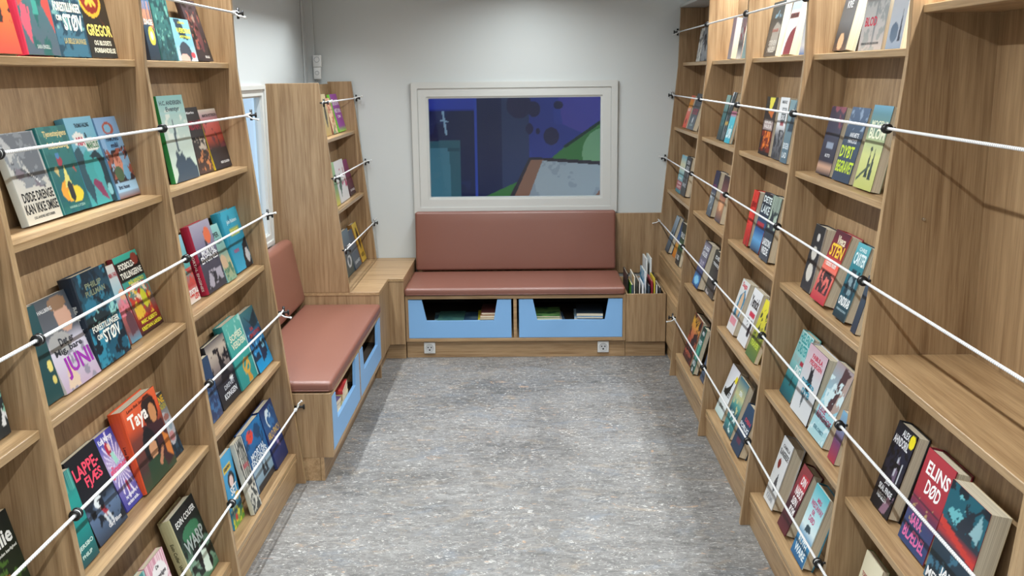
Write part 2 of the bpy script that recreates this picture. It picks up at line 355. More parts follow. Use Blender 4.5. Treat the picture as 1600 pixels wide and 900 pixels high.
# ------------------------------------------------------------ bookcases
TH=.022
FL=lambda z:-(1.036+.102*z) if z<1.88 else -1.236
FR=lambda z:.868+.0943*z if z<1.88 else 1.055
DEP=.165
ZT=2.40
def profile(F,s,z0,z1,dep=DEP,back=None):
    zs=[z0]+[z for z in (1.88,) if z0<z<z1]+[z1]
    fr=[(F(z if z!=1.88 else 1.879),z) for z in zs]
    if back is None: bk=[(p[0]+s*dep,p[1]) for p in fr[::-1]]
    else: bk=[(back,z1),(back,z0)]
    return fr+bk, len(fr)
def upright(parent,F,s,y0,z0,z1,back=None,dep=DEP):
    poly,nf=profile(F,s,z0,z1,dep,back)
    return prism('side_panel',poly,'y',y0,y0+TH,[WZ,WEDGEZ],parent,edge_pred=lambda i:i<nf-1)
def shelf(parent,F,s,y0,y1,zt,back=None,rec=.022,name='shelf'):
    f=F(zt-.01)+s*rec; b=(f+s*(DEP-rec-.004)) if back is None else back
    x0,x1=sorted((f,b)); bx=[(x0,x1,y0+.0005,y1-.0005,zt-TH,zt)]
    o=boxes(name,bx,None,parent,bev=.0015,mats=[WY,WEDGE])
    me=o.data
    for p in me.polygons:
        if p.normal.x*s<-.5: p.material_index=1
    return o
def backpanel(parent,F,s,y0,y1,z0,z1,dep=DEP):
    poly,n=profile(F,s,z0,z1); fr=poly[:n]
    pl=[(p[0]+s*dep,p[1]) for p in fr]+[(p[0]+s*(dep+.012),p[1]) for p in fr[::-1]]
    return prism('back_panel',pl,'y',y0,y1,[WZ],parent,bev=0)
def plinth(parent,F,s,y0,y1):
    x=F(.1)+s*.03
    return boxes('plinth',[(min(x,x+s*.018),max(x,x+s*.018),y0,y1,0,.105),(min(x-s*.006,x+s*.014),max(x-s*.006,x+s*.014),y0,y1,.107,.124)],WY,parent,bev=.001)
ZS=[1.905,1.468,1.032,.59,.147]
ZCORD=[2.11,1.685,1.25,.81,.365]
def eyelet(parent,x,y,z,s,end=None):
    bm=bmesh.new()
    if end is None:
        for dy in (-.007,.007): ring(bm,(x,y+dy,z),(0,1,0),.0105,.0042)
        tube(bm,[(x+s*.01,y,z),(x+s*.03,y,z)],.004)
        ring(bm,(x,y,z),(0,1,0),.0085,.0035,mi=1)
    else:
        e=end # direction away from the bookcase
        tube(bm,[(x-s*.004,y,z),(x-s*.004,y+e*.022,z)],.005)
        tube(bm,[(x-s*.004,y+e*.02,z-.023),(x-s*.004,y+e*.02,z+.023)],.0058)
        tube(bm,[(x-s*.03,y+e*.006,z),(x+s*.02,y+e*.006,z)],.005); tube(bm,[(x-s*.028,y+e*.006,z-.011),(x-s*.028,y+e*.006,z+.011)],.0045)
    return fin('cord_hook',bm,[MBLACK,MWHITE],parent)
def cord(F,s,y0,y1,z,label,group,off,ends=(None,1),wig=0):
    """y1 is the far end with a knotted tail"""
    xf=lambda y:F(z)-s*off(y)
    ys=list(np.linspace(y0,y1-.03,14))
    bm=bmesh.new()
    c0=(xf(y1),y1,z)
    tube(bm,[(xf(y),y,z) for y in ys],.0043,10)
    o=Vector((xf(y0),y0,z))
    ob=fin('elastic_cord',bm,[MCORD],None,org=(xf((y0+y1)/2),(y0+y1)/2,z)); ob.location=(xf((y0+y1)/2),(y0+y1)/2,z)
    tag(ob,label,'cord',group)
    def knot(y,e):
        bm=bmesh.new(); x=xf(y)
        tube(bm,[(x,y-e*.034,z+.002),(x-s*.006,y-e*.02,z+.006),(x-s*.004,y+e*.008,z+.008),(x,y+e*.012,z),(x+s*.004,y-e*.008,z-.007),(x,y-e*.034,z-.002)],.0036,8)
        tube(bm,[(x,y-e*.045,z),(x,y-e*.026,z)],.0075,8)
        rnd=random.Random(label); a=rnd.choice([(1,.4),(.9,-.6),(.5,1.1)])
        tube(bm,[(x,y-e*.03,z),(x-s*.022*a[0],y-e*.028,z+.022*a[1]),(x-s*.044*a[0],y-e*.02,z+.03*a[1])],.0032,8)
        tube(bm,[(x-s*.044*a[0],y-e*.02,z+.03*a[1]),(x-s*.053*a[0],y-e*.019,z+.034*a[1])],.005,8)
        k=fin('cord_knot',bm,[MWHITE],ob,org=ob.location); return k
    knot(y1,1)
    if ends[0] is not None: knot(y0,-1)
    return ob

ORD=['top','second','third','fourth','bottom']
# left bookcase
LB=empty('bookcase',(-1.12,2.5,0),'long oak bookcase along the left wall with face-out books behind white cords','bookcase')
LY=[1.098,2.056,3.018,3.971]
for i,y in enumerate(LY): upright(LB,FL,-1,y,0,ZT,back=XL+.002 if i==3 else None)
for a,b in zip(LY[:-1],LY[1:]):
    for z in ZS: shelf(LB,FL,-1,a+TH,b,z)
    backpanel(LB,FL,-1,a+TH,b,.02,ZT)
    plinth(LB,FL,-1,a+TH,b)
offL=lambda y:.016
for i,z in enumerate(ZCORD):
    for y in LY[:-1]: eyelet(LB,FL(z)+offL(y),y+TH/2,z,-1)
    eyelet(LB,FL(z)+offL(0),LY[-1]+TH-.004,z,-1,end=1)
    cord(FL,-1,.55,LY[-1]+TH-.002,z,'white elastic cord stretched across the %s shelf of the left bookcase'%ORD[i],'cords across the left bookcase',offL)
# right bookcase
RB=empty('bookcase',(.95,4.0,0),'long oak bookcase along the right wall with face-out books behind white cords','bookcase')
RY=[1.679,2.602,3.558,4.512,5.48]
for i,y in enumerate(RY):
    upright(RB,FR,1,y,0,ZT,back=1.297 if i<2 else None)
upright(RB,FR,1,6.506,0,2.27)
bays=list(zip(RY[:-1],RY[1:]))+[(RY[-1],6.506)]
for k,(a,b) in enumerate(bays):
    a2=a+TH
    if k==0:
        shelf(RB,FR,1,a2,b,2.018,back=1.285); shelf(RB,FR,1,a2,b,1.032,back=1.285)
        for z in (.59,.147): shelf(RB,FR,1,a2,b,z)
        boxes('back_panel',[(1.285,1.297,a2,b,1.01,ZT)],WZ,RB,bev=0)
        backpanel(RB,FR,1,a2,b,.02,1.01)
    elif k<4:
        for z in ZS: shelf(RB,FR,1,a2,b,z)
        backpanel(RB,FR,1,a2,b,.02,ZT)
    else:
        for z in ZS[:4]: shelf(RB,FR,1,a2,b,z)
        backpanel(RB,FR,1,a2,b,.02,2.27)
        x=FR(.5)+.022
        boxes('apron_panel',[(x,x+.018,a2,b,.43,.567)],WY,RB)
        x=FR(.4)-.004
        boxes('lower_panel',[(x,x+.018,a2,b,.10,.428)],WY,RB)
    if k<4: plinth(RB,FR,1,a2,b)
boxes('ledge',[(FR(.4)-.003,FR(.5)+.03,a2,b,.4285,.4295)],WY,RB,bev=0)
boxes('plinth',[(FR(0)+.05,FR(0)+.068,RY[-1]+TH,6.5,0,.1)],WY,RB)
boxes('cornice',[(1.05,1.3,RY[-1]+TH,6.528,2.272,2.29)],MFRAME,RB)
bm=bmesh.new()
for yy,zz in ((2.6,1.43),): 
    tube(bm,[(1.118,yy,zz),(1.118,yy-.006,zz)],.0045,12)
fin('shelf_pin',bm,[MSTEEL],RB)
offR=lambda y:.013+.010*max(0,min(1,(3.6-y)/1))
for i,z in enumerate(ZCORD):
    for y in RY[1:]:
        if i==4 and y==RY[-1]: continue
        eyelet(RB,FR(z)-offR(y),y+TH/2,z,1)
    ye=6.515 if i<4 else RY[-1]+TH
    eyelet(RB,FR(z)-offR(ye),ye-.004,z,1,end=.5 if i<4 else 1)
    cord(FR,1,.75,ye-.004,z,'white elastic cord stretched across the %s shelf of the right bookcase'%ORD[i],'cords across the right bookcase',offR)
# corner bookcase
CBK=empty('bookcase',(-1.25,5.98,.55),'narrow three-shelf oak bookcase standing on the corner counter','bookcase')
FC=lambda z:FL(z)+.006
upright(CBK,FC,-1,5.462,.5505,1.805,back=XL+.002)
upright(CBK,FC,-1,6.486,.5505,1.805)
backpanel(CBK,FC,-1,5.484,6.486,.5505,1.79)
for z in ZS[1:3]: shelf(CBK,FC,-1,5.484,6.486,z)
for i,z in enumerate((1.69,1.245,.81)):
    for y,e in ((5.466,-.3),(6.504,.3)): eyelet(CBK,FC(z)+.012,y,z,-1,end=e)
    cord(FC,-1,5.455,6.51,z,'short white elastic cord across the %s shelf of the corner bookcase'%['top','middle','bottom'][i],'cords across the corner bookcase',lambda y:.012,ends=(1,1))

# corner cabinet with counter
CC=empty('corner_cabinet',(-1.15,6.0,0),'low oak corner cabinet with stepped counter between the two benches','cabinet')
P0=[(XL+.002,5.463),(-.907,5.463),(-.907,5.835),(-.808,5.835),(-.808,YB-.003),(XL+.002,YB-.003)]
prism('countertop',P0,'z',.529,.55,[WX,WEDGE],CC,bev=.0015,edge_pred=lambda i:i in(0,1,2,3))
P1=[(XL+.004,5.466),(-.910,5.466),(-.910,5.838),(-.809,5.838),(-.809,YB-.003),(XL+.004,YB-.003)]
prism('cabinet_body',P1,'z',.105,.528,[WZ],CC,bev=.001)
P2=[(XL+.004,5.49),(-.945,5.49),(-.945,5.872),(-.812,5.872),(-.812,YB-.003),(XL+.004,YB-.003)]
prism('plinth',P2,'z',0,.104,[WX],CC,bev=.001)
boxes('foot',[(-1.0,-.915,5.468,5.488,0,.104)],WZ,CC)

# ------------------------------------------------------------ benches (local: x along the length, front faces -y)
def bench(name,loc,rz,L,D,label,left_margin=.022,plin=.025,spans=None):
    b=empty(name,loc,label,'bench',rot=(0,0,rz))
    H=.425; mid=spans[0][1]+(spans[1][0]-spans[0][1])/2
    bx=[(.0202,L-.0202,0,D,H-.022,H),(0,.02,0,D,.115,H,1),(L-.02,L,0,D,.115,H,1),(mid-.011,mid+.011,.0,D,.138,H-.022),(.0202,L-.0202,0,D,.115,.137)]
    boxes('bench_carcass',bx,WX,b,org=(0,0,0),mats=[WX,WZ])
    boxes('back_board',[(.02,L-.02,D-.012,D,.137,H-.022)],MDARK,b,org=(0,0,0))
    boxes('plinth',[(0,L,plin,plin+.018,0,.1149)],WX,b,org=(0,0,0)); boxes('plinth',[(0.001,.018,plin+.019,D,0,.1149)],WX,b,org=(0,0,0))
    for (a,c) in spans:
        w=c-a; h=.258; z0=.1395
        pr=[(0,0),(w,0),(w,h),(w*.865,h),(w*.83,h*.455),(w*.178,h*.455),(w*.135,h),(0,h)]
        bm=bmesh.new()
        F=[bm.verts.new((a+p[0],.001,z0+p[1])) for p in pr]; K=[bm.verts.new((a+p[0],.018,z0+p[1])) for p in pr]
        bm.faces.new(F); bm.faces.new(K[::-1]); n=len(pr)
        for i in range(n): bm.faces.new((F[i],K[i],K[(i+1)%n],F[(i+1)%n]))
        bmesh.ops.recalc_face_normals(bm,faces=bm.faces[:]); bmesh.ops.bevel(bm,geom=bm.edges[:],offset=.001,segments=1,affect='EDGES')
        d=fin('drawer',bm,[MBLUE],b,org=(0,0,0))
        boxes('drawer_box',[(a+.012,c-.012,.018,D-.06,.222,.230),(a+.012,a+.02,.018,D-.06,.142,.24),(c-.02,c-.012,.018,D-.06,.142,.24)],MDARK,d,org=(0,0,0),bev=0)
    return b
def cushion(name,loc,rot,dx,dy,dz,r,label,puff=.004):
    bm=bmesh.new(); bmesh.ops.create_cube(bm,size=1)
    for v in bm.verts: v.co=Vector((v.co.x*dx,v.co.y*dy,v.co.z*dz))
    bmesh.ops.bevel(bm,geom=bm.edges[:],offset=r,segments=5,affect='EDGES',profile=.5)
    bmesh.ops.subdivide_edges(bm,edges=[e for e in bm.edges if e.calc_length()>.2],cuts=5,use_grid_fill=True)
    for v in bm.verts:
        a=max(0,1-(2*v.co.x/dx)**2)*max(0,1-(2*(v.co.z if dz>dy else v.co.y)/(dz if dz>dy else dy))**2)
        if dz>dy:
            v.co.y+=math.copysign(puff*a,v.co.y) if abs(v.co.y)>dy*.3 else 0
        else: v.co.z+=puff*a if v.co.z>dz*.3 else 0
    me=bpy.data.meshes.new(name); bm.to_mesh(me); bm.free(); me.polygons.foreach_set('use_smooth',[True]*len(me.polygons))
    o=link(name,me,None,[ML],loc); o.rotation_euler=rot
    # welt seam
    bm=bmesh.new()
    hx,hy,hz=dx/2,dy/2,dz/2
    if dz>dy: pts=[(-hx+r*.3,-hy+r*.55,-hz+r),(-hx+r*.3,-hy+r*.55,hz-r*.3),(hx-r*.3,-hy+r*.55,hz-r*.3),(hx-r*.3,-hy+r*.55,-hz+r)]
    else: pts=[(-hx+.0,hy-r,-hz+.012),(-hx+.0,-hy+r*.9,-hz+.012),(-hx+r*.9,-hy+.0,-hz+.012),(hx-r*.9,-hy+.0,-hz+.012),(hx,-hy+r*.9,-hz+.012),(hx,hy-r,-hz+.012)]
    if dz<=dy:
        tube(bm,pts,.0022,6); fin('seam_piping',bm,[ML],o,org=(0,0,0))
    else: bm.free()
    tag(o,label,'cushion'); return o
bench('bench',(-.8065,5.865,0),0,1.4415,.655,'oak window bench with two sky-blue cut-out drawers on the back wall',spans=[(.017,.694),(.744,1.42)])
bench('bench',(-.905,4.0,0),math.pi/2,1.46,.60,'oak side bench with two sky-blue cut-out drawers beside the left bookcase',spans=[(.012,.718),(.738,1.448)],plin=.045)
cushion('seat_cushion',(-.091,6.118,.452),(0,0,0),1.446,.535,.054,.02,'long rose-brown seat cushion on the back bench')
cushion('back_cushion',(-.088,6.435,.688),(math.radians(-5),0,0),1.408,.085,.415,.018,'long rose-brown backrest cushion under the back window')
cushion('seat_cushion',(-1.137,4.731,.452),(0,0,math.pi/2),1.455,.475,.054,.02,'rose-brown seat cushion on the left side bench')
cushion('back_cushion',(-1.425,4.745,.688),(math.radians(-10),0,math.pi/2),1.42,.085,.40,.034,'rose-brown backrest cushion on the left side bench against the wall')
wp=boxes('wall_panelling',[(-.80,.957,6.505,6.528,.43,.862),(.957,.98,6.50,6.528,.43,.58)],None,None,mats=[WZ])
wp['label']='oak panel on the back wall right of the window bench'; wp['category']='panel'

# ------------------------------------------------------------ book bin and sockets
BN=empty('book_bin',(.768,6.1,0),'open-topped oak book bin between the back bench and the right bookcase','book bin')
boxes('bin_front',[(.637,.896,5.868,5.882,.105,.427)],WZ,BN)
boxes('bin_side',[(.637,.649,5.883,6.39,.105,.427)],WY,BN)
boxes('bin_side',[(.884,.896,5.883,6.39,.105,.427)],WY,BN)
boxes('bin_back',[(.637,.896,6.391,6.403,.105,.427)],WX,BN)
boxes('bin_bottom',[(.65,.883,5.883,6.39,.105,.117)],MDARK,BN)
boxes('plinth',[(.637,.90,5.892,5.91,0,.104)],WX,BN)
def outlet(x,label):
    o=empty('power_socket',(x,5.889,.068),label,'socket','white wall sockets below the back bench'); y=5.8885
    boxes('socket_plate',[(x-.037,x+.037,y-.010,y,.030,.106)],MWHITE,o,bev=.003,seg=2)
    bm=bmesh.new(); ring(bm,(x,y-.011,.068),(0,1,0),.026,.0022,24,8)
    bmesh.ops.create_circle(bm,cap_ends=True,radius=.0255,segments=24,matrix=Matrix.Translation((x,y-.0106,.068))@Matrix.Rotation(math.pi/2,4,'X'))
    fin('socket_face',bm,[plain('socket_grey_white','c4c4c4',.4)],o)
    bm=bmesh.new()
    for dx,dz,r in ((-.0105,.004,.0042),(.0105,.004,.0042),(0,-.013,.0052)):
        tube(bm,[(x+dx,y-.0104,.068+dz),(x+dx,y-.0125,.068+dz)],r,12)
    fin('socket_hole',bm,[MBLACK],o)
outlet(-.656,'white wall socket in the plinth under the left drawer of the back bench')
outlet(.491,'white wall socket in the plinth under the right drawer of the back bench')
th=empty('wall_switch',(-1.44,6.5,1.82),'small white two-part switch on the wall above the corner bookcase','switch')
boxes('switch_body',[(-1.468,-1.412,6.47,6.499,1.905,1.985),(-1.468,-1.418,6.475,6.499,1.822,1.904)],MWHITE,th,bev=.003,seg=2)
bm=bmesh.new(); ring(bm,(-1.44,6.47,1.955),(0,1,0),.018,.002); ring(bm,(-1.443,6.475,1.865),(0,1,0),.013,.002); fin('switch_dial',bm,[plain('switch_grey','b4b6b8',.4)],th)

# ------------------------------------------------------------ lettering
BOOKS=[
{'id': 'L01a', 's': 'L', 'r': 0, 'X': -1.27, 'Y0': 2.2312, 'Y1': 2.365, 'ang': 0.189, 'hh': 0.262, 'tt': 0.03},
{'id': 'L01b', 's': 'L', 'r': 0, 'X': -1.27, 'Y0': 2.3986, 'Y1': 2.5644, 'ang': 0.148, 'hh': 0.27, 'tt': 0.035},
{'id': 'L01c', 's': 'L', 'r': 0, 'X': -1.276, 'Y0': 2.58, 'Y1': 2.7595, 'ang': 0.143, 'hh': 0.262, 'tt': 0.022},
{'id': 'L01d', 's': 'L', 'r': 0, 'X': -1.28, 'Y0': 2.7722, 'Y1': 2.9468, 'ang': 0.166, 'hh': 0.25, 'tt': 0.02},
{'id': 'L02a', 's': 'L', 'r': 0, 'X': -1.286, 'Y0': 3.219, 'Y1': 3.3096, 'ang': 0.14, 'hh': 0.25, 'tt': 0.02},
{'id': 'L02b', 's': 'L', 'r': 0, 'X': -1.286, 'Y0': 3.3213, 'Y1': 3.4745, 'ang': 0.14, 'hh': 0.25, 'tt': 0.02},
{'id': 'L02c', 's': 'L', 'r': 0, 'X': -1.288, 'Y0': 3.4928, 'Y1': 3.6911, 'ang': 0.196, 'hh': 0.1615, 'tt': 0.015},
{'id': 'L02d', 's': 'L', 'r': 0, 'X': -1.29, 'Y0': 3.7113, 'Y1': 3.879, 'ang': 0.267, 'hh': 0.25, 'tt': 0.02},
{'id': 'L11a', 's': 'L', 'r': 1, 'X': -1.2917, 'Y0': 2.3473, 'Y1': 2.5268, 'ang': 0.252, 'hh': 0.2452, 'tt': 0.021},
{'id': 'L11b', 's': 'L', 'r': 1, 'X': -1.2877, 'Y0': 2.5284, 'Y1': 2.6896, 'ang': 0.235, 'hh': 0.2491, 'tt': 0.029},
{'id': 'L11c', 's': 'L', 'r': 1, 'X': -1.2857, 'Y0': 2.6912, 'Y1': 2.8632, 'ang': 0.238, 'hh': 0.2678, 'tt': 0.027},
{'id': 'L11d', 's': 'L', 'r': 1, 'X': -1.2777, 'Y0': 2.8647, 'Y1': 3.018, 'ang': 0.249, 'hh': 0.2619, 'tt': 0.02},
{'id': 'L12a', 's': 'L', 'r': 1, 'X': -1.2677, 'Y0': 3.305, 'Y1': 3.555, 'ang': 0.154, 'hh': 0.3157, 'tt': 0.018},
{'id': 'L12b', 's': 'L', 'r': 1, 'X': -1.2777, 'Y0': 3.5873, 'Y1': 3.7535, 'ang': 0.208, 'hh': 0.2637, 'tt': 0.02},
{'id': 'L12c', 's': 'L', 'r': 1, 'X': -1.2717, 'Y0': 3.7592, 'Y1': 3.968, 'ang': 0.241, 'hh': 0.2509, 'tt': 0.02},
{'id': 'L21a', 's': 'L', 'r': 2, 'X': -1.2133, 'Y0': 2.1573, 'Y1': 2.2809, 'ang': 0.221, 'hh': 0.25, 'tt': 0.025},
{'id': 'L21b', 's': 'L', 'r': 2, 'X': -1.2053, 'Y0': 2.2825, 'Y1': 2.4787, 'ang': 0.33, 'hh': 0.2517, 'tt': 0.02},
{'id': 'L21c', 's': 'L', 'r': 2, 'X': -1.2033, 'Y0': 2.4803, 'Y1': 2.6777, 'ang': 0.22, 'hh': 0.2723, 'tt': 0.045},
{'id': 'L21d', 's': 'L', 'r': 2, 'X': -1.2293, 'Y0': 2.744, 'Y1': 2.8196, 'ang': 0.301, 'hh': 0.25, 'tt': 0.02},
{'id': 'L21e', 's': 'L', 'r': 2, 'X': -1.2333, 'Y0': 2.8318, 'Y1': 3.0072, 'ang': 0.295, 'hh': 0.2624, 'tt': 0.02},
{'id': 'L22a', 's': 'L', 'r': 2, 'X': -1.2233, 'Y0': 3.2219, 'Y1': 3.3419, 'ang': 0.231, 'hh': 0.25, 'tt': 0.015},
{'id': 'L22b', 's': 'L', 'r': 2, 'X': -1.2053, 'Y0': 3.3847, 'Y1': 3.5962, 'ang': 0.227, 'hh': 0.2676, 'tt': 0.035},
{'id': 'L22c', 's': 'L', 'r': 2, 'X': -1.1993, 'Y0': 3.5978, 'Y1': 3.7086, 'ang': 0.304, 'hh': 0.235, 'tt': 0.02},
{'id': 'L22d', 's': 'L', 'r': 2, 'X': -1.2093, 'Y0': 3.7541, 'Y1': 3.968, 'ang': 0.243, 'hh': 0.2618, 'tt': 0.04},
{'id': 'L31a', 's': 'L', 'r': 3, 'X': -1.1582, 'Y0': 2.1401, 'Y1': 2.2701, 'ang': 0.238, 'hh': 0.25, 'tt': 0.03},
{'id': 'L31b', 's': 'L', 'r': 3, 'X': -1.1682, 'Y0': 2.2978, 'Y1': 2.4727, 'ang': 0.311, 'hh': 0.2536, 'tt': 0.02},
{'id': 'L31c', 's': 'L', 'r': 3, 'X': -1.1802, 'Y0': 2.5008, 'Y1': 2.6131, 'ang': 0.349, 'hh': 0.2388, 'tt': 0.02},
{'id': 'L31d', 's': 'L', 'r': 3, 'X': -1.1682, 'Y0': 2.6147, 'Y1': 2.8571, 'ang': 0.215, 'hh': 0.2688, 'tt': 0.045},
{'id': 'L31e', 's': 'L', 'r': 3, 'X': -1.1842, 'Y0': 2.8587, 'Y1': 2.964, 'ang': 0.285, 'hh': 0.22, 'tt': 0.02},
{'id': 'L32a', 's': 'L', 'r': 3, 'X': -1.1622, 'Y0': 3.2053, 'Y1': 3.3153, 'ang': 0.188, 'hh': 0.235, 'tt': 0.02},
{'id': 'L32b', 's': 'L', 'r': 3, 'X': -1.1622, 'Y0': 3.3304, 'Y1': 3.5467, 'ang': 0.238, 'hh': 0.2573, 'tt': 0.025},
{'id': 'L32c', 's': 'L', 'r': 3, 'X': -1.1562, 'Y0': 3.5482, 'Y1': 3.7667, 'ang': 0.254, 'hh': 0.276, 'tt': 0.04},
{'id': 'L32d', 's': 'L', 'r': 3, 'X': -1.1482, 'Y0': 3.7683, 'Y1': 3.968, 'ang': 0.308, 'hh': 0.2661, 'tt': 0.03},
{'id': 'L41a', 's': 'L', 'r': 4, 'X': -1.108, 'Y0': 2.369, 'Y1': 2.5297, 'ang': 0.227, 'hh': 0.25, 'tt': 0.02},
{'id': 'L41b', 's': 'L', 'r': 4, 'X': -1.108, 'Y0': 2.5344, 'Y1': 2.6713, 'ang': 0.227, 'hh': 0.25, 'tt': 0.02},
{'id': 'L41c', 's': 'L', 'r': 4, 'X': -1.107, 'Y0': 2.7989, 'Y1': 3.0004, 'ang': 0.298, 'hh': 0.27, 'tt': 0.045},
{'id': 'L42a', 's': 'L', 'r': 4, 'X': -1.125, 'Y0': 3.2423, 'Y1': 3.365, 'ang': 0.14, 'hh': 0.2873, 'tt': 0.015},
{'id': 'L42b', 's': 'L', 'r': 4, 'X': -1.085, 'Y0': 3.3666, 'Y1': 3.4611, 'ang': 0.218, 'hh': 0.2999, 'tt': 0.018},
{'id': 'L42c', 's': 'L', 'r': 4, 'X': -1.115, 'Y0': 3.5391, 'Y1': 3.7838, 'ang': 0.222, 'hh': 0.2667, 'tt': 0.032},
{'id': 'L42d', 's': 'L', 'r': 4, 'X': -1.105, 'Y0': 3.7854, 'Y1': 3.968, 'ang': 0.255, 'hh': 0.271, 'tt': 0.035},
{'id': 'L03a', 's': 'L', 'r': 2, 'X': -1.2153, 'Y0': 1.8905, 'Y1': 2.0305, 'ang': 0.14, 'hh': 0.25, 'tt': 0.03},
{'id': 'L03b', 's': 'L', 'r': 3, 'X': -1.2022, 'Y0': 1.9013, 'Y1': 2.0413, 'ang': 0.23, 'hh': 0.25, 'tt': 0.026},
{'id': 'RA0a', 's': 'R', 'r': 0, 'X': 1.124, 'Y0': 6.1456, 'Y1': 6.2842, 'ang': 0.151, 'hh': 0.2153, 'tt': 0.02},
{'id': 'RA0b', 's': 'R', 'r': 0, 'X': 1.124, 'Y0': 5.9067, 'Y1': 6.1343, 'ang': 0.14, 'hh': 0.2231, 'tt': 0.025},
{'id': 'RA1a', 's': 'R', 'r': 1, 'X': 1.0564, 'Y0': 6.2237, 'Y1': 6.3526, 'ang': 0.287, 'hh': 0.221, 'tt': 0.02},
{'id': 'RA1b', 's': 'R', 'r': 1, 'X': 1.0524, 'Y0': 5.9349, 'Y1': 6.15, 'ang': 0.294, 'hh': 0.2362, 'tt': 0.03},
{'id': 'RA2a', 's': 'R', 'r': 2, 'X': 1.0213, 'Y0': 6.1829, 'Y1': 6.3729, 'ang': 0.182, 'hh': 0.2519, 'tt': 0.03},
{'id': 'RA2b', 's': 'R', 'r': 2, 'X': 1.0233, 'Y0': 6.0151, 'Y1': 6.1814, 'ang': 0.183, 'hh': 0.2579, 'tt': 0.04},
{'id': 'RA3a', 's': 'R', 'r': 3, 'X': 0.9756, 'Y0': 6.3622, 'Y1': 6.4932, 'ang': 0.322, 'hh': 0.2599, 'tt': 0.03},
{'id': 'RA3b', 's': 'R', 'r': 3, 'X': 0.9976, 'Y0': 6.1895, 'Y1': 6.3023, 'ang': 0.27, 'hh': 0.2451, 'tt': 0.02},
{'id': 'RA3c', 's': 'R', 'r': 3, 'X': 0.9796, 'Y0': 5.9156, 'Y1': 6.0611, 'ang': 0.187, 'hh': 0.2756, 'tt': 0.02},
{'id': 'RB0a', 's': 'R', 'r': 0, 'X': 1.124, 'Y0': 5.2291, 'Y1': 5.307, 'ang': 0.14, 'hh': 0.2299, 'tt': 0.035},
{'id': 'RB0b', 's': 'R', 'r': 0, 'X': 1.124, 'Y0': 4.9759, 'Y1': 5.0816, 'ang': 0.14, 'hh': 0.2532, 'tt': 0.02},
{'id': 'RB0c', 's': 'R', 'r': 0, 'X': 1.126, 'Y0': 4.869, 'Y1': 4.97, 'ang': 0.165, 'hh': 0.2332, 'tt': 0.02},
{'id': 'RB1a', 's': 'R', 'r': 1, 'X': 1.0604, 'Y0': 5.1309, 'Y1': 5.2274, 'ang': 0.229, 'hh': 0.2486, 'tt': 0.02},
{'id': 'RB1b', 's': 'R', 'r': 1, 'X': 1.0624, 'Y0': 5.0481, 'Y1': 5.1293, 'ang': 0.259, 'hh': 0.2647, 'tt': 0.03},
{'id': 'RB1c', 's': 'R', 'r': 1, 'X': 1.0544, 'Y0': 4.8704, 'Y1': 4.9933, 'ang': 0.233, 'hh': 0.1684, 'tt': 0.015},
{'id': 'RB2a', 's': 'R', 'r': 2, 'X': 1.0213, 'Y0': 5.1511, 'Y1': 5.2644, 'ang': 0.215, 'hh': 0.2575, 'tt': 0.045},
{'id': 'RB2b', 's': 'R', 'r': 2, 'X': 1.0313, 'Y0': 4.9317, 'Y1': 5.0699, 'ang': 0.205, 'hh': 0.2554, 'tt': 0.03},
{'id': 'RB3a', 's': 'R', 'r': 3, 'X': 0.9756, 'Y0': 5.2328, 'Y1': 5.4004, 'ang': 0.297, 'hh': 0.2715, 'tt': 0.055},
{'id': 'RB3b', 's': 'R', 'r': 3, 'X': 1.0176, 'Y0': 5.0064, 'Y1': 5.2312, 'ang': 0.253, 'hh': 0.2514, 'tt': 0.03},
{'id': 'RB4a', 's': 'R', 'r': 4, 'X': 0.9339, 'Y0': 5.1768, 'Y1': 5.4083, 'ang': 0.268, 'hh': 0.271, 'tt': 0.05},
{'id': 'RB4b', 's': 'R', 'r': 4, 'X': 0.9279, 'Y0': 5.0369, 'Y1': 5.1207, 'ang': 0.271, 'hh': 0.2711, 'tt': 0.03},
{'id': 'RB4c', 's': 'R', 'r': 4, 'X': 0.9579, 'Y0': 4.8871, 'Y1': 4.9832, 'ang': 0.28, 'hh': 0.2355, 'tt': 0.02},
{'id': 'RC0a', 's': 'R', 'r': 0, 'X': 1.124, 'Y0': 4.292, 'Y1': 4.4991, 'ang': 0.177, 'hh': 0.25, 'tt': 0.03},
{'id': 'RC0b', 's': 'R', 'r': 0, 'X': 1.126, 'Y0': 4.0678, 'Y1': 4.2103, 'ang': 0.224, 'hh': 0.25, 'tt': 0.04},
{'id': 'RC0c', 's': 'R', 'r': 0, 'X': 1.126, 'Y0': 3.8361, 'Y1': 3.9255, 'ang': 0.14, 'hh': 0.25, 'tt': 0.02},
{'id': 'RC1a', 's': 'R', 'r': 1, 'X': 1.0684, 'Y0': 4.1256, 'Y1': 4.3105, 'ang': 0.14, 'hh': 0.2604, 'tt': 0.025},
{'id': 'RC1b', 's': 'R', 'r': 1, 'X': 1.0624, 'Y0': 3.923, 'Y1': 4.0585, 'ang': 0.14, 'hh': 0.2634, 'tt': 0.03},
{'id': 'RC1c', 's': 'R', 'r': 1, 'X': 1.0544, 'Y0': 3.7859, 'Y1': 3.883, 'ang': 0.141, 'hh': 0.2586, 'tt': 0.02},
{'id': 'RC2a', 's': 'R', 'r': 2, 'X': 1.0213, 'Y0': 4.2559, 'Y1': 4.347, 'ang': 0.188, 'hh': 0.2609, 'tt': 0.045},
{'id': 'RC2b', 's': 'R', 'r': 2, 'X': 1.0273, 'Y0': 4.0737, 'Y1': 4.2309, 'ang': 0.238, 'hh': 0.2693, 'tt': 0.03},
{'id': 'RC2c', 's': 'R', 'r': 2, 'X': 1.0153, 'Y0': 3.8747, 'Y1': 4.0132, 'ang': 0.2, 'hh': 0.2813, 'tt': 0.04},
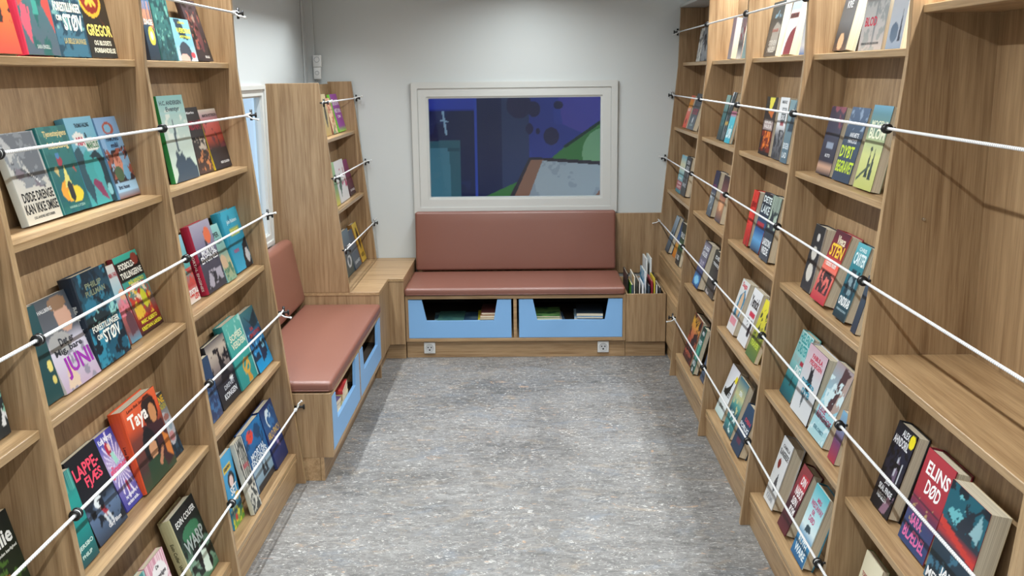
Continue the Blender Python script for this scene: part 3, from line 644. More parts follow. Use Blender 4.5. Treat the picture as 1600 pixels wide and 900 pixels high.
{'id': 'RC3a', 's': 'R', 'r': 3, 'X': 0.9776, 'Y0': 4.2879, 'Y1': 4.4323, 'ang': 0.298, 'hh': 0.2599, 'tt': 0.04},
{'id': 'RC3b', 's': 'R', 'r': 3, 'X': 0.9856, 'Y0': 4.084, 'Y1': 4.2414, 'ang': 0.301, 'hh': 0.2623, 'tt': 0.03},
{'id': 'RC3c', 's': 'R', 'r': 3, 'X': 0.9756, 'Y0': 3.8663, 'Y1': 4.0281, 'ang': 0.334, 'hh': 0.2632, 'tt': 0.02},
{'id': 'RC4a', 's': 'R', 'r': 4, 'X': 0.9419, 'Y0': 4.3143, 'Y1': 4.4763, 'ang': 0.344, 'hh': 0.2585, 'tt': 0.04},
{'id': 'RC4b', 's': 'R', 'r': 4, 'X': 0.9339, 'Y0': 4.0877, 'Y1': 4.2456, 'ang': 0.307, 'hh': 0.2703, 'tt': 0.03},
{'id': 'RC4c', 's': 'R', 'r': 4, 'X': 0.9219, 'Y0': 3.8673, 'Y1': 4.0182, 'ang': 0.367, 'hh': 0.2168, 'tt': 0.04},
{'id': 'RD0a', 's': 'R', 'r': 0, 'X': 1.124, 'Y0': 3.3627, 'Y1': 3.4953, 'ang': 0.223, 'hh': 0.262, 'tt': 0.042},
{'id': 'RD0b', 's': 'R', 'r': 0, 'X': 1.126, 'Y0': 3.0251, 'Y1': 3.2333, 'ang': 0.14, 'hh': 0.262, 'tt': 0.02},
{'id': 'RD0c', 's': 'R', 'r': 0, 'X': 1.124, 'Y0': 2.8661, 'Y1': 2.985, 'ang': 0.14, 'hh': 0.25, 'tt': 0.02},
{'id': 'RD1a', 's': 'R', 'r': 1, 'X': 1.0664, 'Y0': 3.279, 'Y1': 3.434, 'ang': 0.207, 'hh': 0.248, 'tt': 0.03},
{'id': 'RD1b', 's': 'R', 'r': 1, 'X': 1.0624, 'Y0': 3.0682, 'Y1': 3.2386, 'ang': 0.245, 'hh': 0.2555, 'tt': 0.02},
{'id': 'RD1c', 's': 'R', 'r': 1, 'X': 1.0584, 'Y0': 2.8539, 'Y1': 3.0107, 'ang': 0.212, 'hh': 0.2671, 'tt': 0.03},
{'id': 'RD2a', 's': 'R', 'r': 2, 'X': 1.0293, 'Y0': 3.3171, 'Y1': 3.4302, 'ang': 0.205, 'hh': 0.2475, 'tt': 0.045},
{'id': 'RD2b', 's': 'R', 'r': 2, 'X': 1.0133, 'Y0': 3.1089, 'Y1': 3.2557, 'ang': 0.338, 'hh': 0.2594, 'tt': 0.045},
{'id': 'RD2c', 's': 'R', 'r': 2, 'X': 1.0173, 'Y0': 2.9076, 'Y1': 3.0193, 'ang': 0.3, 'hh': 0.2577, 'tt': 0.035},
{'id': 'RD2d', 's': 'R', 'r': 2, 'X': 1.0133, 'Y0': 2.792, 'Y1': 2.8326, 'ang': 0.268, 'hh': 0.186, 'tt': 0.02},
{'id': 'RD3a', 's': 'R', 'r': 3, 'X': 0.9916, 'Y0': 3.3707, 'Y1': 3.5118, 'ang': 0.319, 'hh': 0.2648, 'tt': 0.03},
{'id': 'RD3b', 's': 'R', 'r': 3, 'X': 0.9816, 'Y0': 3.1226, 'Y1': 3.326, 'ang': 0.261, 'hh': 0.2595, 'tt': 0.045},
{'id': 'RD3c', 's': 'R', 'r': 3, 'X': 0.9796, 'Y0': 2.9348, 'Y1': 3.1006, 'ang': 0.361, 'hh': 0.2723, 'tt': 0.03},
{'id': 'RD3d', 's': 'R', 'r': 3, 'X': 0.9796, 'Y0': 2.813, 'Y1': 2.8777, 'ang': 0.265, 'hh': 0.1693, 'tt': 0.02},
{'id': 'RD4a', 's': 'R', 'r': 4, 'X': 0.9399, 'Y0': 3.3631, 'Y1': 3.4873, 'ang': 0.28, 'hh': 0.2715, 'tt': 0.05},
{'id': 'RD4b', 's': 'R', 'r': 4, 'X': 0.9359, 'Y0': 3.1572, 'Y1': 3.2635, 'ang': 0.367, 'hh': 0.2575, 'tt': 0.042},
{'id': 'RD4c', 's': 'R', 'r': 4, 'X': 0.9319, 'Y0': 2.9296, 'Y1': 3.0671, 'ang': 0.313, 'hh': 0.2696, 'tt': 0.04},
{'id': 'RE3a', 's': 'R', 'r': 3, 'X': 1.0016, 'Y0': 2.4253, 'Y1': 2.5537, 'ang': 0.278, 'hh': 0.258, 'tt': 0.039},
{'id': 'RE3b', 's': 'R', 'r': 3, 'X': 0.9996, 'Y0': 2.1805, 'Y1': 2.3402, 'ang': 0.26, 'hh': 0.2632, 'tt': 0.045},
{'id': 'RE3c', 's': 'R', 'r': 3, 'X': 0.9856, 'Y0': 1.9535, 'Y1': 2.1431, 'ang': 0.215, 'hh': 0.262, 'tt': 0.05},
{'id': 'RE3d', 's': 'R', 'r': 3, 'X': 0.9806, 'Y0': 1.7038, 'Y1': 1.8338, 'ang': 0.227, 'hh': 0.25, 'tt': 0.02},
{'id': 'RE4a', 's': 'R', 'r': 4, 'X': 0.9389, 'Y0': 2.4321, 'Y1': 2.5583, 'ang': 0.227, 'hh': 0.295, 'tt': 0.02},
{'id': 'C1a', 's': 'L', 'r': 1, 'X': -1.2557, 'Y0': 5.8248, 'Y1': 5.9809, 'ang': 0.14, 'hh': 0.2625, 'tt': 0.02},
{'id': 'C1b', 's': 'L', 'r': 1, 'X': -1.2537, 'Y0': 6.0318, 'Y1': 6.1779, 'ang': 0.227, 'hh': 0.235, 'tt': 0.02},
{'id': 'C1c', 's': 'L', 'r': 1, 'X': -1.2497, 'Y0': 6.2138, 'Y1': 6.4384, 'ang': 0.25, 'hh': 0.2577, 'tt': 0.02},
{'id': 'C2a', 's': 'L', 'r': 2, 'X': -1.1993, 'Y0': 5.7409, 'Y1': 5.8778, 'ang': 0.14, 'hh': 0.2737, 'tt': 0.02},
{'id': 'C2b', 's': 'L', 'r': 2, 'X': -1.2013, 'Y0': 5.9152, 'Y1': 6.2028, 'ang': 0.169, 'hh': 0.2674, 'tt': 0.012},
{'id': 'C2c', 's': 'L', 'r': 2, 'X': -1.2053, 'Y0': 6.2592, 'Y1': 6.4528, 'ang': 0.254, 'hh': 0.2439, 'tt': 0.02},
{'id': 'C3a', 's': 'L', 'r': 3, 'X': -1.1643, 'Y0': 5.8235, 'Y1': 6.0692, 'ang': 0.14, 'hh': 0.2951, 'tt': 0.03, 'zz': 0.552},
{'id': 'C3b', 's': 'L', 'r': 3, 'X': -1.1563, 'Y0': 6.0708, 'Y1': 6.2877, 'ang': 0.25, 'hh': 0.2545, 'tt': 0.03, 'zz': 0.552},
{'id': 'C3c', 's': 'L', 'r': 3, 'X': -1.1543, 'Y0': 6.3147, 'Y1': 6.468, 'ang': 0.255, 'hh': 0.2751, 'tt': 0.035, 'zz': 0.552}]
ART={
'L01a':("orange paperback with a dark dragon","d8452a",[('g',0,'e8402e',1,'f08a3a'),('n','2a2320',5,.6,1,.1,.3,1,1),('e',.5,.75,.3,.12,'2a2320'),('p',[(.3,.5),(.6,.3),(.8,.6)],'2a2320')],[]),
'L01b':("red bordered hardcover with two red wings","c22a44",[('g',0,'4a5560',1,'2d6a66'),('p',[(.02,1),(.02,.45),(.42,.62),(.3,.85)],'b8453e'),('p',[(1,.95),(1,.2),(.6,.65),(.8,.9)],'b8453e'),('p',[(0,.3),(.2,.1),(.32,.45),(.1,.5)],'c05060'),('n','1c5550',6,.55,2,.25,0,.75,1),('p',[(.5,.9),(.42,.4),(.6,.4)],'3b8a7c'),('p',[(.15,1),(.2,1),(.42,.6),(.38,.56)],'e07a60'),('p',[(.9,1),(.86,1),(.6,.6),(.64,.58)],'e07a60')],[('t','SARA ENGELL',.3,.06,.7,.1,'b0b8b0')]),
'L01c':("teal wave patterned hardcover beside the black one","2b5566",[('g',0,'2a5f74',1,'5f7c7e'),('n','173a4a',7,.5,3,0,0,1,1),('n','6f9a96',9,.62,4,0,.3,1,1)],[('t','FORESTILLINGER',.08,.48,.95,.58,'f3ead2'),('t','OM',.1,.38,.26,.44,'f3ead2'),('t','STØV',.3,.28,.92,.46,'f6efdc'),('t','LA BELLE SAUVAGE',.2,.14,.9,.2,'b4a169')]),
'L01d':("black paperback with a gold scorpion circle","20201c",[('g',0,'17150f',1,'2a2118'),('e',.4,.72,.42,.24,'d59b2a'),('e',.4,.72,.34,.19,'7a1f16'),('e',.42,.72,.06,.12,'d8a33c'),('l',.25,.8,.58,.64,.03,'d8a33c'),('l',.25,.64,.58,.8,.03,'d8a33c'),('p',[(.6,.5),(1,.2),(1,.3)],'5a2a1c')],[('t','GREGOR',.05,.26,.97,.4,'f0d468'),('t','OG BLODETS',.2,.15,.85,.21,'e6dfc6'),('t','FORBANDELSE',.15,.06,.95,.12,'e6dfc6')]),
'L02a':("dark navy paperback with a yellow sun burst","232c3a",[('g',0,'1f2a36',1,'35566e'),('n','d08a66',8,.62,5,0,.4,1,.8),('e',.6,.33,.3,.13,'e7d04a'),('e',.6,.33,.14,.06,'f7f2cc'),('n','4a78a0',7,.6,6,0,.7,1,1)],[('t','DAGE',.1,.48,.9,.56,'e8e0d0')]),
'L02b':("dull teal forest paperback","2f5a58",[('g',0,'274d55',1,'3e7a70'),('n','6aa394',6,.62,7,0,.1,1,.9),('n','1f4244',9,.55,8,0,0,1,1),('e',.5,.95,.4,.08,'a4604a')],[]),
'L02c':("short pale blue paperback with a red heart","6ea7b4",[('g',0,'b8c4c6',.4,'77aab8'),('p',[(.2,1),(.35,.55),(.75,.5),(.6,.85),(.5,1)],'2a3c48'),('e',.45,.2,.3,.25,'39404a'),('e',.35,.05,.25,.12,'d9a596'),('e',.82,.14,.11,.07,'d8444c')],[('t','LYKKEN',.4,.88,.75,.93,'d7d14a'),('t','VÆRDENS',.22,.66,.98,.78,'d7d848'),('t','ÆTTERE',.3,.54,.9,.6,'d7d848')]),
'L02d':("dark brown hardcover with a hooded reaper","2c1f20",[('g',0,'241a1d',1,'40343a'),('n','8a4a40',8,.6,9,.1,.2,.9,.8),('e',.55,.45,.14,.3,'5a3034'),('e',.52,.7,.08,.07,'8a7468'),('n','120e10',5,.6,10,0,0,1,1)],[('t','SKULE',.5,.05,.8,.09,'d8d0c8')]),
'L11a':("white paperback with a grey ink spike","dfe6e2",[('g',0,'e2dccb',1,'b9bcc0'),('p',[(.05,1),(.95,1),(.95,.5),(.6,.42),(.35,.75)],'6b7078'),('p',[(.1,.7),(.12,.55),(.82,.36),(.75,.45)],'4d5158'),('p',[(.1,.52),(.4,.42),(.8,.36),(.2,.64)],'7d7480'),('p',[(.35,.62),(.75,.42),(.72,.4)],'e8e8ea'),('n','8b9096',8,.6,11,0,.4,1,1)],[('t','DØDE DRENGE',.08,.24,.95,.35,'1d1d1f'),('t','KAN IKKE SMISE',.05,.11,.97,.22,'1d1d1f'),('t','OG ANDRE HISTORIER',.2,.05,.8,.08,'555555')]),
'L11b':("teal hardcover with a fiery witch","1f6f70",[('g',0,'155a66',1,'2a8079'),('n','1d6a68',6,.55,12,0,0,1,1),('e',.4,.25,.24,.12,'f2a93a'),('e',.62,.2,.26,.1,'f4dc3e'),('p',[(.35,.3),(.5,.55),(.6,.3)],'e8e07c'),('e',.5,.24,.1,.12,'2b2f33'),('e',.42,.6,.09,.06,'a8354a'),('e',.4,.66,.07,.035,'4a86b8'),('p',[(.15,.5),(.25,.42),(.3,.52),(.2,.55)],'d4c080'),('p',[(.8,.5),(.9,.42),(.85,.52)],'b8483e'),('r',0,0,.02,1,'77b0a8')],[('t','Tjenestepigens',.15,.86,.95,.95,'e9d79a'),('t','heksebog',.2,.72,.9,.82,'e9d79a'),('t','HANNA LUTZEN',.25,.05,.8,.08,'9cc8bc')]),
'L11c':("light blue paperback with two teal faces","5fa5c0",[('g',0,'3d9fa0',1,'86bfd8'),('p',[(0,.62),(.2,.68),(.35,.5),(.3,.2),(.2,0),(0,.2)],'27505e'),('e',.42,.4,.2,.22,'3fa3a4'),('p',[(.5,.55),(.75,.62),(.98,.5),(1,0),(.8,0),(.75,.3),(.6,.5)],'1d3944'),('e',.66,.38,.14,.15,'46aeb0'),('p',[(.3,.24),(.5,.1),(.72,.02),(.6,.24),(.4,.3)],'8a3a60'),('e',.86,.14,.09,.07,'8fc9cf'),('p',[(.15,.7),(.5,.66),(.52,.8),(.3,.84),(.12,.8)],'f2f0e8'),('p',[(.5,.6),(.95,.62),(.98,.74),(.6,.76),(.5,.7)],'f2f0e8')],[('t','THOMAS HALLING',.3,.88,.82,.93,'23394a'),('t','MIA',.22,.68,.48,.78,'d03060'),('t','&',.55,.76,.63,.82,'23394a'),('t','MARCUS',.52,.63,.95,.71,'2c7a4a')]),
'L11d':("blue paperback with cartoon people at a fair","6f98c0",[('g',0,'7c5548',.12,'8cb4cf',1,'8fb3da'),('p',[(.02,.08),(1,.08),(1,.2),(.02,.2)],'9ec2da'),('n','3a3038',6,.45,13,0,.2,1,.62),('e',.45,.42,.18,.14,'d9907a'),('e',.5,.58,.14,.07,'2e2224'),('e',.5,.86,.24,.08,'b85a48'),('e',.48,.86,.15,.055,'88bcd8'),('p',[(.2,.6),(.75,.6),(.78,.78),(.5,.8),(.18,.78)],'6fa4cc'),('n','9f5a4a',7,.55,14,0,.25,1,.6),('e',.7,.3,.14,.1,'7ab0d0'),('e',.35,.3,.2,.09,'4f6a50')],[('t','HAMONAS',.25,.7,.82,.76,'2b3550'),('t','mål',.38,.62,.7,.68,'2b3550'),('t','Britt Hansen',.1,.11,.6,.16,'2b3550')]),
'L12a':("tall pale turquoise picture book with a dark rock","2f8a4a",[('g',0,'b8c6b4',.5,'c8d6cc',1,'8fc3bf'),('p',[(.06,0),(.98,0),(1,.12),(.85,.2),(.72,.27),(.6,.24),(.5,.34),(.4,.3),(.28,.38),(.24,.26),(.14,.2),(.2,.1)],'3c4a57'),('p',[(.34,.34),(.44,.34),(.4,.52),(.46,.58),(.42,.66),(.39,.74),(.37,.58),(.35,.5)],'4c5a66'),('n','e2e8dc',4,.58,15,0,.5,1,.85),('r',0,.8,1,.82,'a9cfcb')],[('t','H.C. ANDERSEN',.06,.89,.9,.94,'4e6068'),('t','Eventyr',.25,.8,.78,.87,'4e6068')]),
'L12b':("black paperback with red lettering and crowd","2a2628",[('g',0,'4a342c',.4,'2c2628',1,'26262a'),('n','c07a4a',9,.58,16,0,.03,1,.35),('n','c9b9a8',8,.62,17,0,.35,1,.55)],[('t','Mørke',.15,.9,.7,.94,'e8e8e8'),('t','MIDNAT',.1,.66,.95,.8,'9a2438')]),
'L12c':("sunset covered paperback with a yellow spine","d0b62e",[('g',0,'1f1f26',.35,'2a2228',.5,'a84436',.75,'c8625a',.88,'b8929a',1,'ddd2c2'),('n','6a3440',5,.6,18,0,.35,1,.8),('p',[(.4,.34),(.44,.55),(.48,.34)],'4a2a2e'),('p',[(.6,.34),(.64,.6),(.7,.34)],'3a2026')],[('t','MARTIN PETTERSON',.15,.87,.95,.92,'3d3a3c'),('t','NICK CLAUSEN',.4,.08,.9,.12,'d8d8d8')]),
'L21a':("dark teal paperback half behind the shelf upright","204a4c",[('g',0,'1d4648',1,'2a4f54'),('e',.85,.35,.1,.06,'e2d27a'),('e',.86,.2,.08,.05,'d8c870')],[]),
'L21b':("pale paperback with a boy and purple letters","d7d2cf",[('g',0,'b9a3b8',.45,'d3cddb',.6,'5d6068',1,'474b50'),('e',.68,.74,.2,.17,'c89c86'),('e',.66,.9,.24,.08,'8a6a50'),('p',[(.1,.02),(.3,.32),(.45,.1),(.4,0)],'d8c0a8'),('n','8f8a9a',6,.6,19,0,0,1,.4),('e',.35,.5,.3,.12,'a4a2a0')],[('t','Det er',.32,.46,.7,.55,'30323a'),('t','Mig, bare',.12,.36,.85,.45,'30323a'),('t','JUNI',.2,.1,.95,.34,'9c2fa6'),('t','N HALLBERG',.05,.86,.5,.9,'d0d0d0')]),
'L21c':("thick dark blue hardcover with swirling waves","1c2836",[('g',0,'1a5a72',.45,'1a4c60',.55,'20586a',1,'1b2f40'),('n','2f86a0',6,.58,20,0,0,1,.45),('n','10222e',7,.55,21,0,0,1,1),('n','2c7088',6,.6,22,.1,.55,1,1),('p',[(0,.55),(.15,.52),(.4,.58),(.7,.5),(1,.52),(1,.46),(.5,.48),(.2,.42),(0,.45)],'1a2a30'),('n','8cc4c0',9,.66,23,0,.45,1,.6)],[('t','PHILIP',.25,.82,.75,.88,'7d8468'),('t','PULLMAN',.2,.74,.8,.8,'7d8468'),('t','FORESTILLINGER',.08,.37,.92,.44,'eceade'),('t','OM',.14,.28,.3,.34,'eceade'),('t','STØV',.32,.22,.86,.36,'f2f0e6'),('s','Philip Pullman  La Belle Sauvage',.15,.2,.7,'cfd2d0')]),
'L21d':("narrow paperback with a pink house cartoon","9a6a6a",[('g',0,'5a90a8',.15,'7a4a4c',.45,'b85a58',.6,'8fb8c4',1,'cfc8c0'),('p',[(.3,.08),(.98,.12),(.98,.35),(.6,.42),(.3,.3)],'5c3a44'),('n','d67a8a',6,.5,24,0,.35,1,.55),('e',.8,.6,.3,.07,'d9a080')],[('t','MIN FAR',.3,.84,.98,.9,'b04a50')]),
'L21e':("green football comic with a crowded cover","7a2630",[('g',0,'2a1c1e',.2,'8f2a26',.6,'3c8f86',1,'3aa894'),('r',0,.8,1,.92,'16181a'),('r',0,.68,1,.8,'16181a'),('e',.82,.9,.14,.08,'8a3a30'),('n','b83a30',8,.5,25,.05,.2,.95,.6),('n','d9b23a',8,.6,26,.1,.2,.9,.55),('n','e6cdb0',9,.6,27,.1,.4,.9,.62),('e',.62,.4,.12,.12,'c8c83a')],[('t','FODBOLD-',.1,.82,.75,.9,'f4f0e2'),('t','TVILLINGERNE',.06,.71,.95,.79,'f4f0e2'),('t','MÅLRENDRO',.25,.62,.9,.68,'d8d23a'),('t','MARC ALBERTO',.15,.12,.85,.17,'e4dc3e'),('t','KRISTIAN LARSEN',.08,.04,.95,.09,'e4dc3e')]),
'L22a':("small light blue and red cartoon paperback","77b8cc",[('g',0,'e6dcd0',.25,'b8403a',.5,'4f9c96',1,'8cc4d8'),('n','c24a40',6,.5,28,0,.1,1,.5)],[('t','SPORTSRUL',.3,.12,.98,.2,'f4f4f0'),('t','LEA',.6,.04,.95,.11,'c03034')]),
'L22b':("grey hardcover with a crimson spine","a81e3c",[('g',0,'34343e',.4,'4a4654',.6,'77708a',1,'a9a2b4'),('p',[(.5,.5),(.56,.88),(.62,.6),(.8,.5),(.9,.42),(.2,.42)],'35343e'),('e',.72,.78,.17,.12,'e0704a'),('p',[(.1,.05),(.95,.1),(.9,.28),(.3,.3)],'a8a2ae'),('p',[(.4,.08),(.5,.3),(.62,.1)],'25252c'),('n','2c2c34',7,.6,29,0,0,1,.6)],[('t','MORTAL',.2,.52,.9,.61,'f0eef0'),('t','ENGINES',.1,.42,.95,.52,'f0eef0'),('s','MORTAL ENGINES',.3,.06,.62,'e8d8d4')]),
'L22c':("pale turquoise paperback with green hills","8cc6c4",[('g',0,'7a9a80',.3,'c2b48a',.5,'76988c',1,'92cbc8'),('n','4f7c64',5,.55,30,0,0,1,.4),('e',.3,.35,.3,.12,'c8a888')],[('t','PER',.2,.78,.75,.87,'2b3c40'),('t','VERT',.25,.66,.85,.74,'2b3c40')]),
'L22d':("bright blue hardcover with a gold title block","2b97b4",[('g',0,'3aa0c4',.4,'2488a6',1,'3aa6c0'),('p',[(.55,0),(1,0),(1,.5),(.7,.38),(.6,.2)],'1d1f28'),('e',.85,.18,.12,.12,'c8c8cc'),('r',.25,.56,.8,.7,'8aa86a'),('n','1f7c98',5,.6,31,0,.4,1,1)],[('t','John Robinson',.22,.76,.82,.84,'cfe8ee'),('t','ISOBEL',.28,.58,.78,.68,'d9cf6a'),('t','PURPUR',.15,.3,.45,.36,'b84a78')]),
'L31a':("deep teal paperback leftmost on its shelf","1f7c7a",[('g',0,'1c4c52',.35,'1a8a88',.7,'2a9c94',1,'2f5c60'),('n','58a89c',7,.6,32,0,.6,1,1)],[('t','EJERSBO',.3,.16,.95,.22,'cfe6dc'),('t','PHILIP',.4,.08,.8,.12,'cfe6dc')]),
'L31b':("black paperback with pink red letters and a pale boy","15181d",[('g',0,'2c3a4c',.3,'62799a',.45,'1a1f28',1,'15171c'),('e',.42,.4,.13,.07,'e6ecee'),('p',[(.4,.34),(.52,.34),(.6,.22),(.48,.2)],'a83440'),('n','1a222e',6,.55,33,0,.05,1,.42),('l',.45,.22,.5,.12,.03,'cfd4da'),('l',.55,.22,.62,.12,.03,'cfd4da')],[('t','LAPPE-',.1,.74,.88,.88,'f0506a'),('t','FJÆS',.32,.57,.86,.72,'f0506a'),('t','Gary Blum',.42,.06,.85,.12,'e6e6ea')]),
'L31c':("violet paperback with a sparkling girl","3d3f92",[('g',0,'3a3c94',.3,'7a70b4',.6,'b8a4cc',.85,'5a5cae',1,'4246a0'),('y',.52,.55,'e6dcf0'),('e',.42,.78,.12,.09,'b03046'),('e',.5,.8,.07,.05,'eec0a8'),('p',[(.42,.72),(.6,.72),(.66,.58),(.48,.56)],'9fd6c8'),('p',[(.5,.32),(.6,.34),(.58,.2),(.48,.2)],'a83a5c')],[('t','Kate Maryon',.12,.86,.85,.95,'f4f4fa'),('t','glimmer',.05,.42,.97,.58,'e8567e'),('t','Jeg vil følge dig til',.2,.12,.9,.17,'f0f0fa'),('t','verdens ende...',.15,.05,.85,.1,'f0f0fa')]),
'L31d':("thick orange hardcover with two dark haired girls","d6502a",[('g',0,'2c4630',.25,'4a3030',.6,'7a3a30',.75,'d8542e',1,'e0623a'),('e',.7,.78,.22,.2,'2a1a1a'),('e',.76,.74,.1,.12,'c88a5c'),('p',[(.4,.68),(.95,.6),(1,.1),(.5,0),(.28,.3)],'3c2028'),('e',.46,.42,.2,.22,'17161c'),('e',.5,.37,.11,.13,'c9926c'),('p',[(.25,.28),(.7,.26),(.75,0),(.2,0)],'26402c'),('p',[(.62,.12),(.78,.3),(.74,.34),(.55,.16)],'bd8060'),('p',[(.82,.5),(1,.35),(1,.1),(.85,.2)],'d07a3a')],[('t','Taya',.08,.68,.62,.9,'fbf3ea'),('t','Lene Bak Sørensen',.12,.93,.8,.97,'6a2a1c'),('s','Lene Bak Sørensen   Taya',.3,.1,.6,'5a1f12')]),
'L31e':("paperback with a grey cartoon face in round glasses","2a2c22",[('g',0,'2f4a5c',.35,'3a4a54',.5,'a8a8ac',1,'2a2a20'),('e',.55,.45,.42,.26,'b9b6bc'),('e',.62,.32,.18,.08,'c88a8c'),('e',.4,.52,.14,.08,'8fa0ac'),('e',.75,.48,.14,.08,'8fa0ac'),('e',.7,.62,.2,.05,'a06a60'),('n','1c2c3a',6,.5,34,0,0,1,.25)],[('t','BØRNE',.05,.84,.95,.96,'e0b02e'),('t','BANDEN',.3,.75,.95,.83,'b8a83a')]),
'L32a':("deep blue paperback half behind the upright","233c66",[('g',0,'243a66',1,'2a4460'),('n','3c6a9a',6,.6,35,0,0,1,.6)],[]),
'L32b':("black hardcover with a lone king figure","17191f",[('g',0,'14161c',.4,'2a2a34',.6,'8a7c78',.85,'c2b4a4',1,'5a5458'),('p',[(.25,.35),(.4,.55),(.45,.75),(.5,.88),(.56,.75),(.64,.55),(.85,.35)],'17161c'),('e',.75,.33,.09,.045,'eceef0'),('n','1a1a22',6,.55,36,0,.3,1,.9)],[('t','DREVET',.3,.23,.85,.3,'b9bcc4'),('t','KONGEN',.2,.1,.85,.19,'dfe2e8')]),
'L32c':("thick teal hardcover with a golden globe","1e7474",[('g',0,'1e8a88',.5,'3aa19a',1,'5cb0a4'),('e',.55,.26,.2,.12,'d9a640'),('e',.55,.26,.14,.08,'2b8f8c'),('l',.4,.18,.72,.34,.03,'d9a640'),('p',[(.5,.14),(.62,.14),(.7,.02),(.45,.02)],'c89234'),('n','9cd0c4',5,.6,37,0,.6,1,1),('r',.94,0,1,1,'a8c8c4')],[('t','SOFIES',.15,.7,.85,.8,'e6e8cc'),('t','VERDEN',.15,.58,.9,.68,'e6e8cc'),('t','JOSTEIN GAARDER',.2,.48,.8,.51,'cfe0cc')]),
'L32d':("vivid blue paperback with a dark dragon","2c4a60",[('g',0,'189cd8',.4,'1c7cb8',.7,'24506c',1,'3a7076'),('p',[(.2,.95),(.5,.8),(1,.95),(.9,.7),(.6,.66)],'1c3442'),('n','15304a',6,.55,38,0,.2,1,.6),('p',[(.45,.1),(.8,.15),(.7,.45),(.5,.4)],'1a2c4c'),('n','7cc0e0',7,.65,39,0,.3,1,.7)],[('t','Erik',.35,.66,.55,.72,'b8403c'),('t','DRAGEVIND',.2,.56,.9,.63,'b8403c')]),
'L41a':("pale turquoise paperback low on the left","79b2ae",[('g',0,'5c9c98',1,'8cc0bc'),('n','4a8a88',5,.55,40,0,0,1,1)],[]),
'L41b':("pink floral paperback with a white oval","d28ca0",[('g',0,'b86a84',1,'d698aa'),('n','f0d0d6',12,.5,41,0,0,1,1),('e',.55,.74,.38,.17,'f4eeee'),('e',.3,.3,.14,.1,'e8c8a8'),('e',.6,.3,.12,.1,'2c2430'),('p',[(.2,.2),(.45,.22),(.5,0),(.15,0)],'3c5c8a'),('n','3a2a34',6,.6,42,0,0,1,.4)],[('t','De',.45,.84,.6,.89,'3a343c'),('t','Nattevågne',.25,.7,.85,.78,'3a343c'),('t','SOMMER',.4,.63,.7,.66,'5c9ca0')]),
'L41c':("thick dark green hardcover with a cream spine","c4be94",[('g',0,'3c6a48',.25,'86a890',.5,'2a4a3c',.75,'1c2626',1,'191c20'),('n','14201c',6,.5,43,0,.1,1,.75),('p',[(.4,.45),(.52,.45),(.6,.15),(.5,.05),(.35,.2)],'15181c'),('p',[(.62,.42),(.75,.42),(.85,.1),(.7,.02),(.58,.2)],'15181c'),('e',.5,.66,.35,.1,'3c7a58'),('p',[(.45,.08),(.7,.02),(.75,.3),(.55,.35)],'d8e8d8')],[('t','EOIN COLFER',.1,.82,.92,.9,'e8e8e4'),('t','WARP',.12,.44,.9,.62,'aab4b0'),('s','Eoin Colfer  WARP',.3,.25,.7,'57553c')]),
'L42a':("bright blue and green cartoon paperback","3c9cc8",[('g',0,'6fa83c',.2,'2c5c6a',.4,'3a98cc',1,'4aa8d8'),('r',.1,.76,.75,.86,'e8c83c'),('e',.55,.62,.3,.12,'2c2c34'),('e',.55,.6,.18,.08,'f0d0c8'),('e',.75,.36,.2,.05,'e8b83a'),('n','d8d23a',9,.6,44,0,0,1,.3),('e',.35,.12,.1,.05,'c83a34')],[('t','ISBJØRN',.15,.78,.7,.84,'2b3a4a'),('t','SET',.3,.42,.9,.54,'f4f4f4')]),
'L42b':("ivory paperback with a leafy ink wreath","d8d4c6",[('g',0,'c4c2b6',.3,'dcd8cc',1,'e2dfd4'),('ring',.5,.66,.42,.27,.05,'3a3c3c'),('n','3a3e3e',8,.48,45,0,0,1,.34),('n','4a4e4c',10,.62,46,0,.3,1,1)],[('t','Ickabog',.25,.58,.85,.68,'c8606a'),('t','Eventyret om',.3,.72,.8,.76,'6a6a6a')]),
'L42c':("thick bright blue hardcover with a red round sticker","14467c",[('g',0,'23242c',.1,'7a98ac',.3,'9ab4c4',.45,'1c5a94',1,'1e78b4'),('e',.3,.85,.17,.1,'e0483e'),('e',.68,.82,.16,.12,'144a78'),('p',[(.4,.12),(.5,.4),(.6,.12)],'20303e'),('p',[(.58,.12),(.66,.34),(.74,.12)],'20303e'),('n','12466e',6,.6,47,0,.4,1,1),('r',.05,0,1,.1,'24242a')],[('t','MORTAL',.1,.5,.85,.6,'dfe8f0'),('t','ENGINES',.05,.4,.9,.5,'dfe8f0')]),
'L42d':("navy hardcover with gold letters and a white ghost","1c2a5c",[('g',0,'1f2c58',.4,'2a3c78',.7,'2c5c90',1,'1c2c60'),('e',.45,.78,.2,.15,'dbe8ee'),('e',.42,.74,.1,.08,'2c5c90'),('p',[(.4,.5),(.6,.4),(.7,.22),(.5,.3)],'8a7cae'),('n','3c74ac',6,.6,48,.05,.5,.95,.95)],[('t','ARLO FINCH',.05,.46,.95,.58,'d8b468'),('t','I ILDENS DAL',.2,.38,.8,.43,'c8b888')]),
'L03a':("black white lettered paperback near the left edge","24282a",[('g',0,'2a3034',1,'2c3a40'),('n','e8e8e8',5,.62,49,.3,.1,1,.5),('n','8ac0a8',6,.7,50,.2,.2,1,.9)],[('t','VAMPYR',.3,.5,.98,.62,'f0f0f0')]),
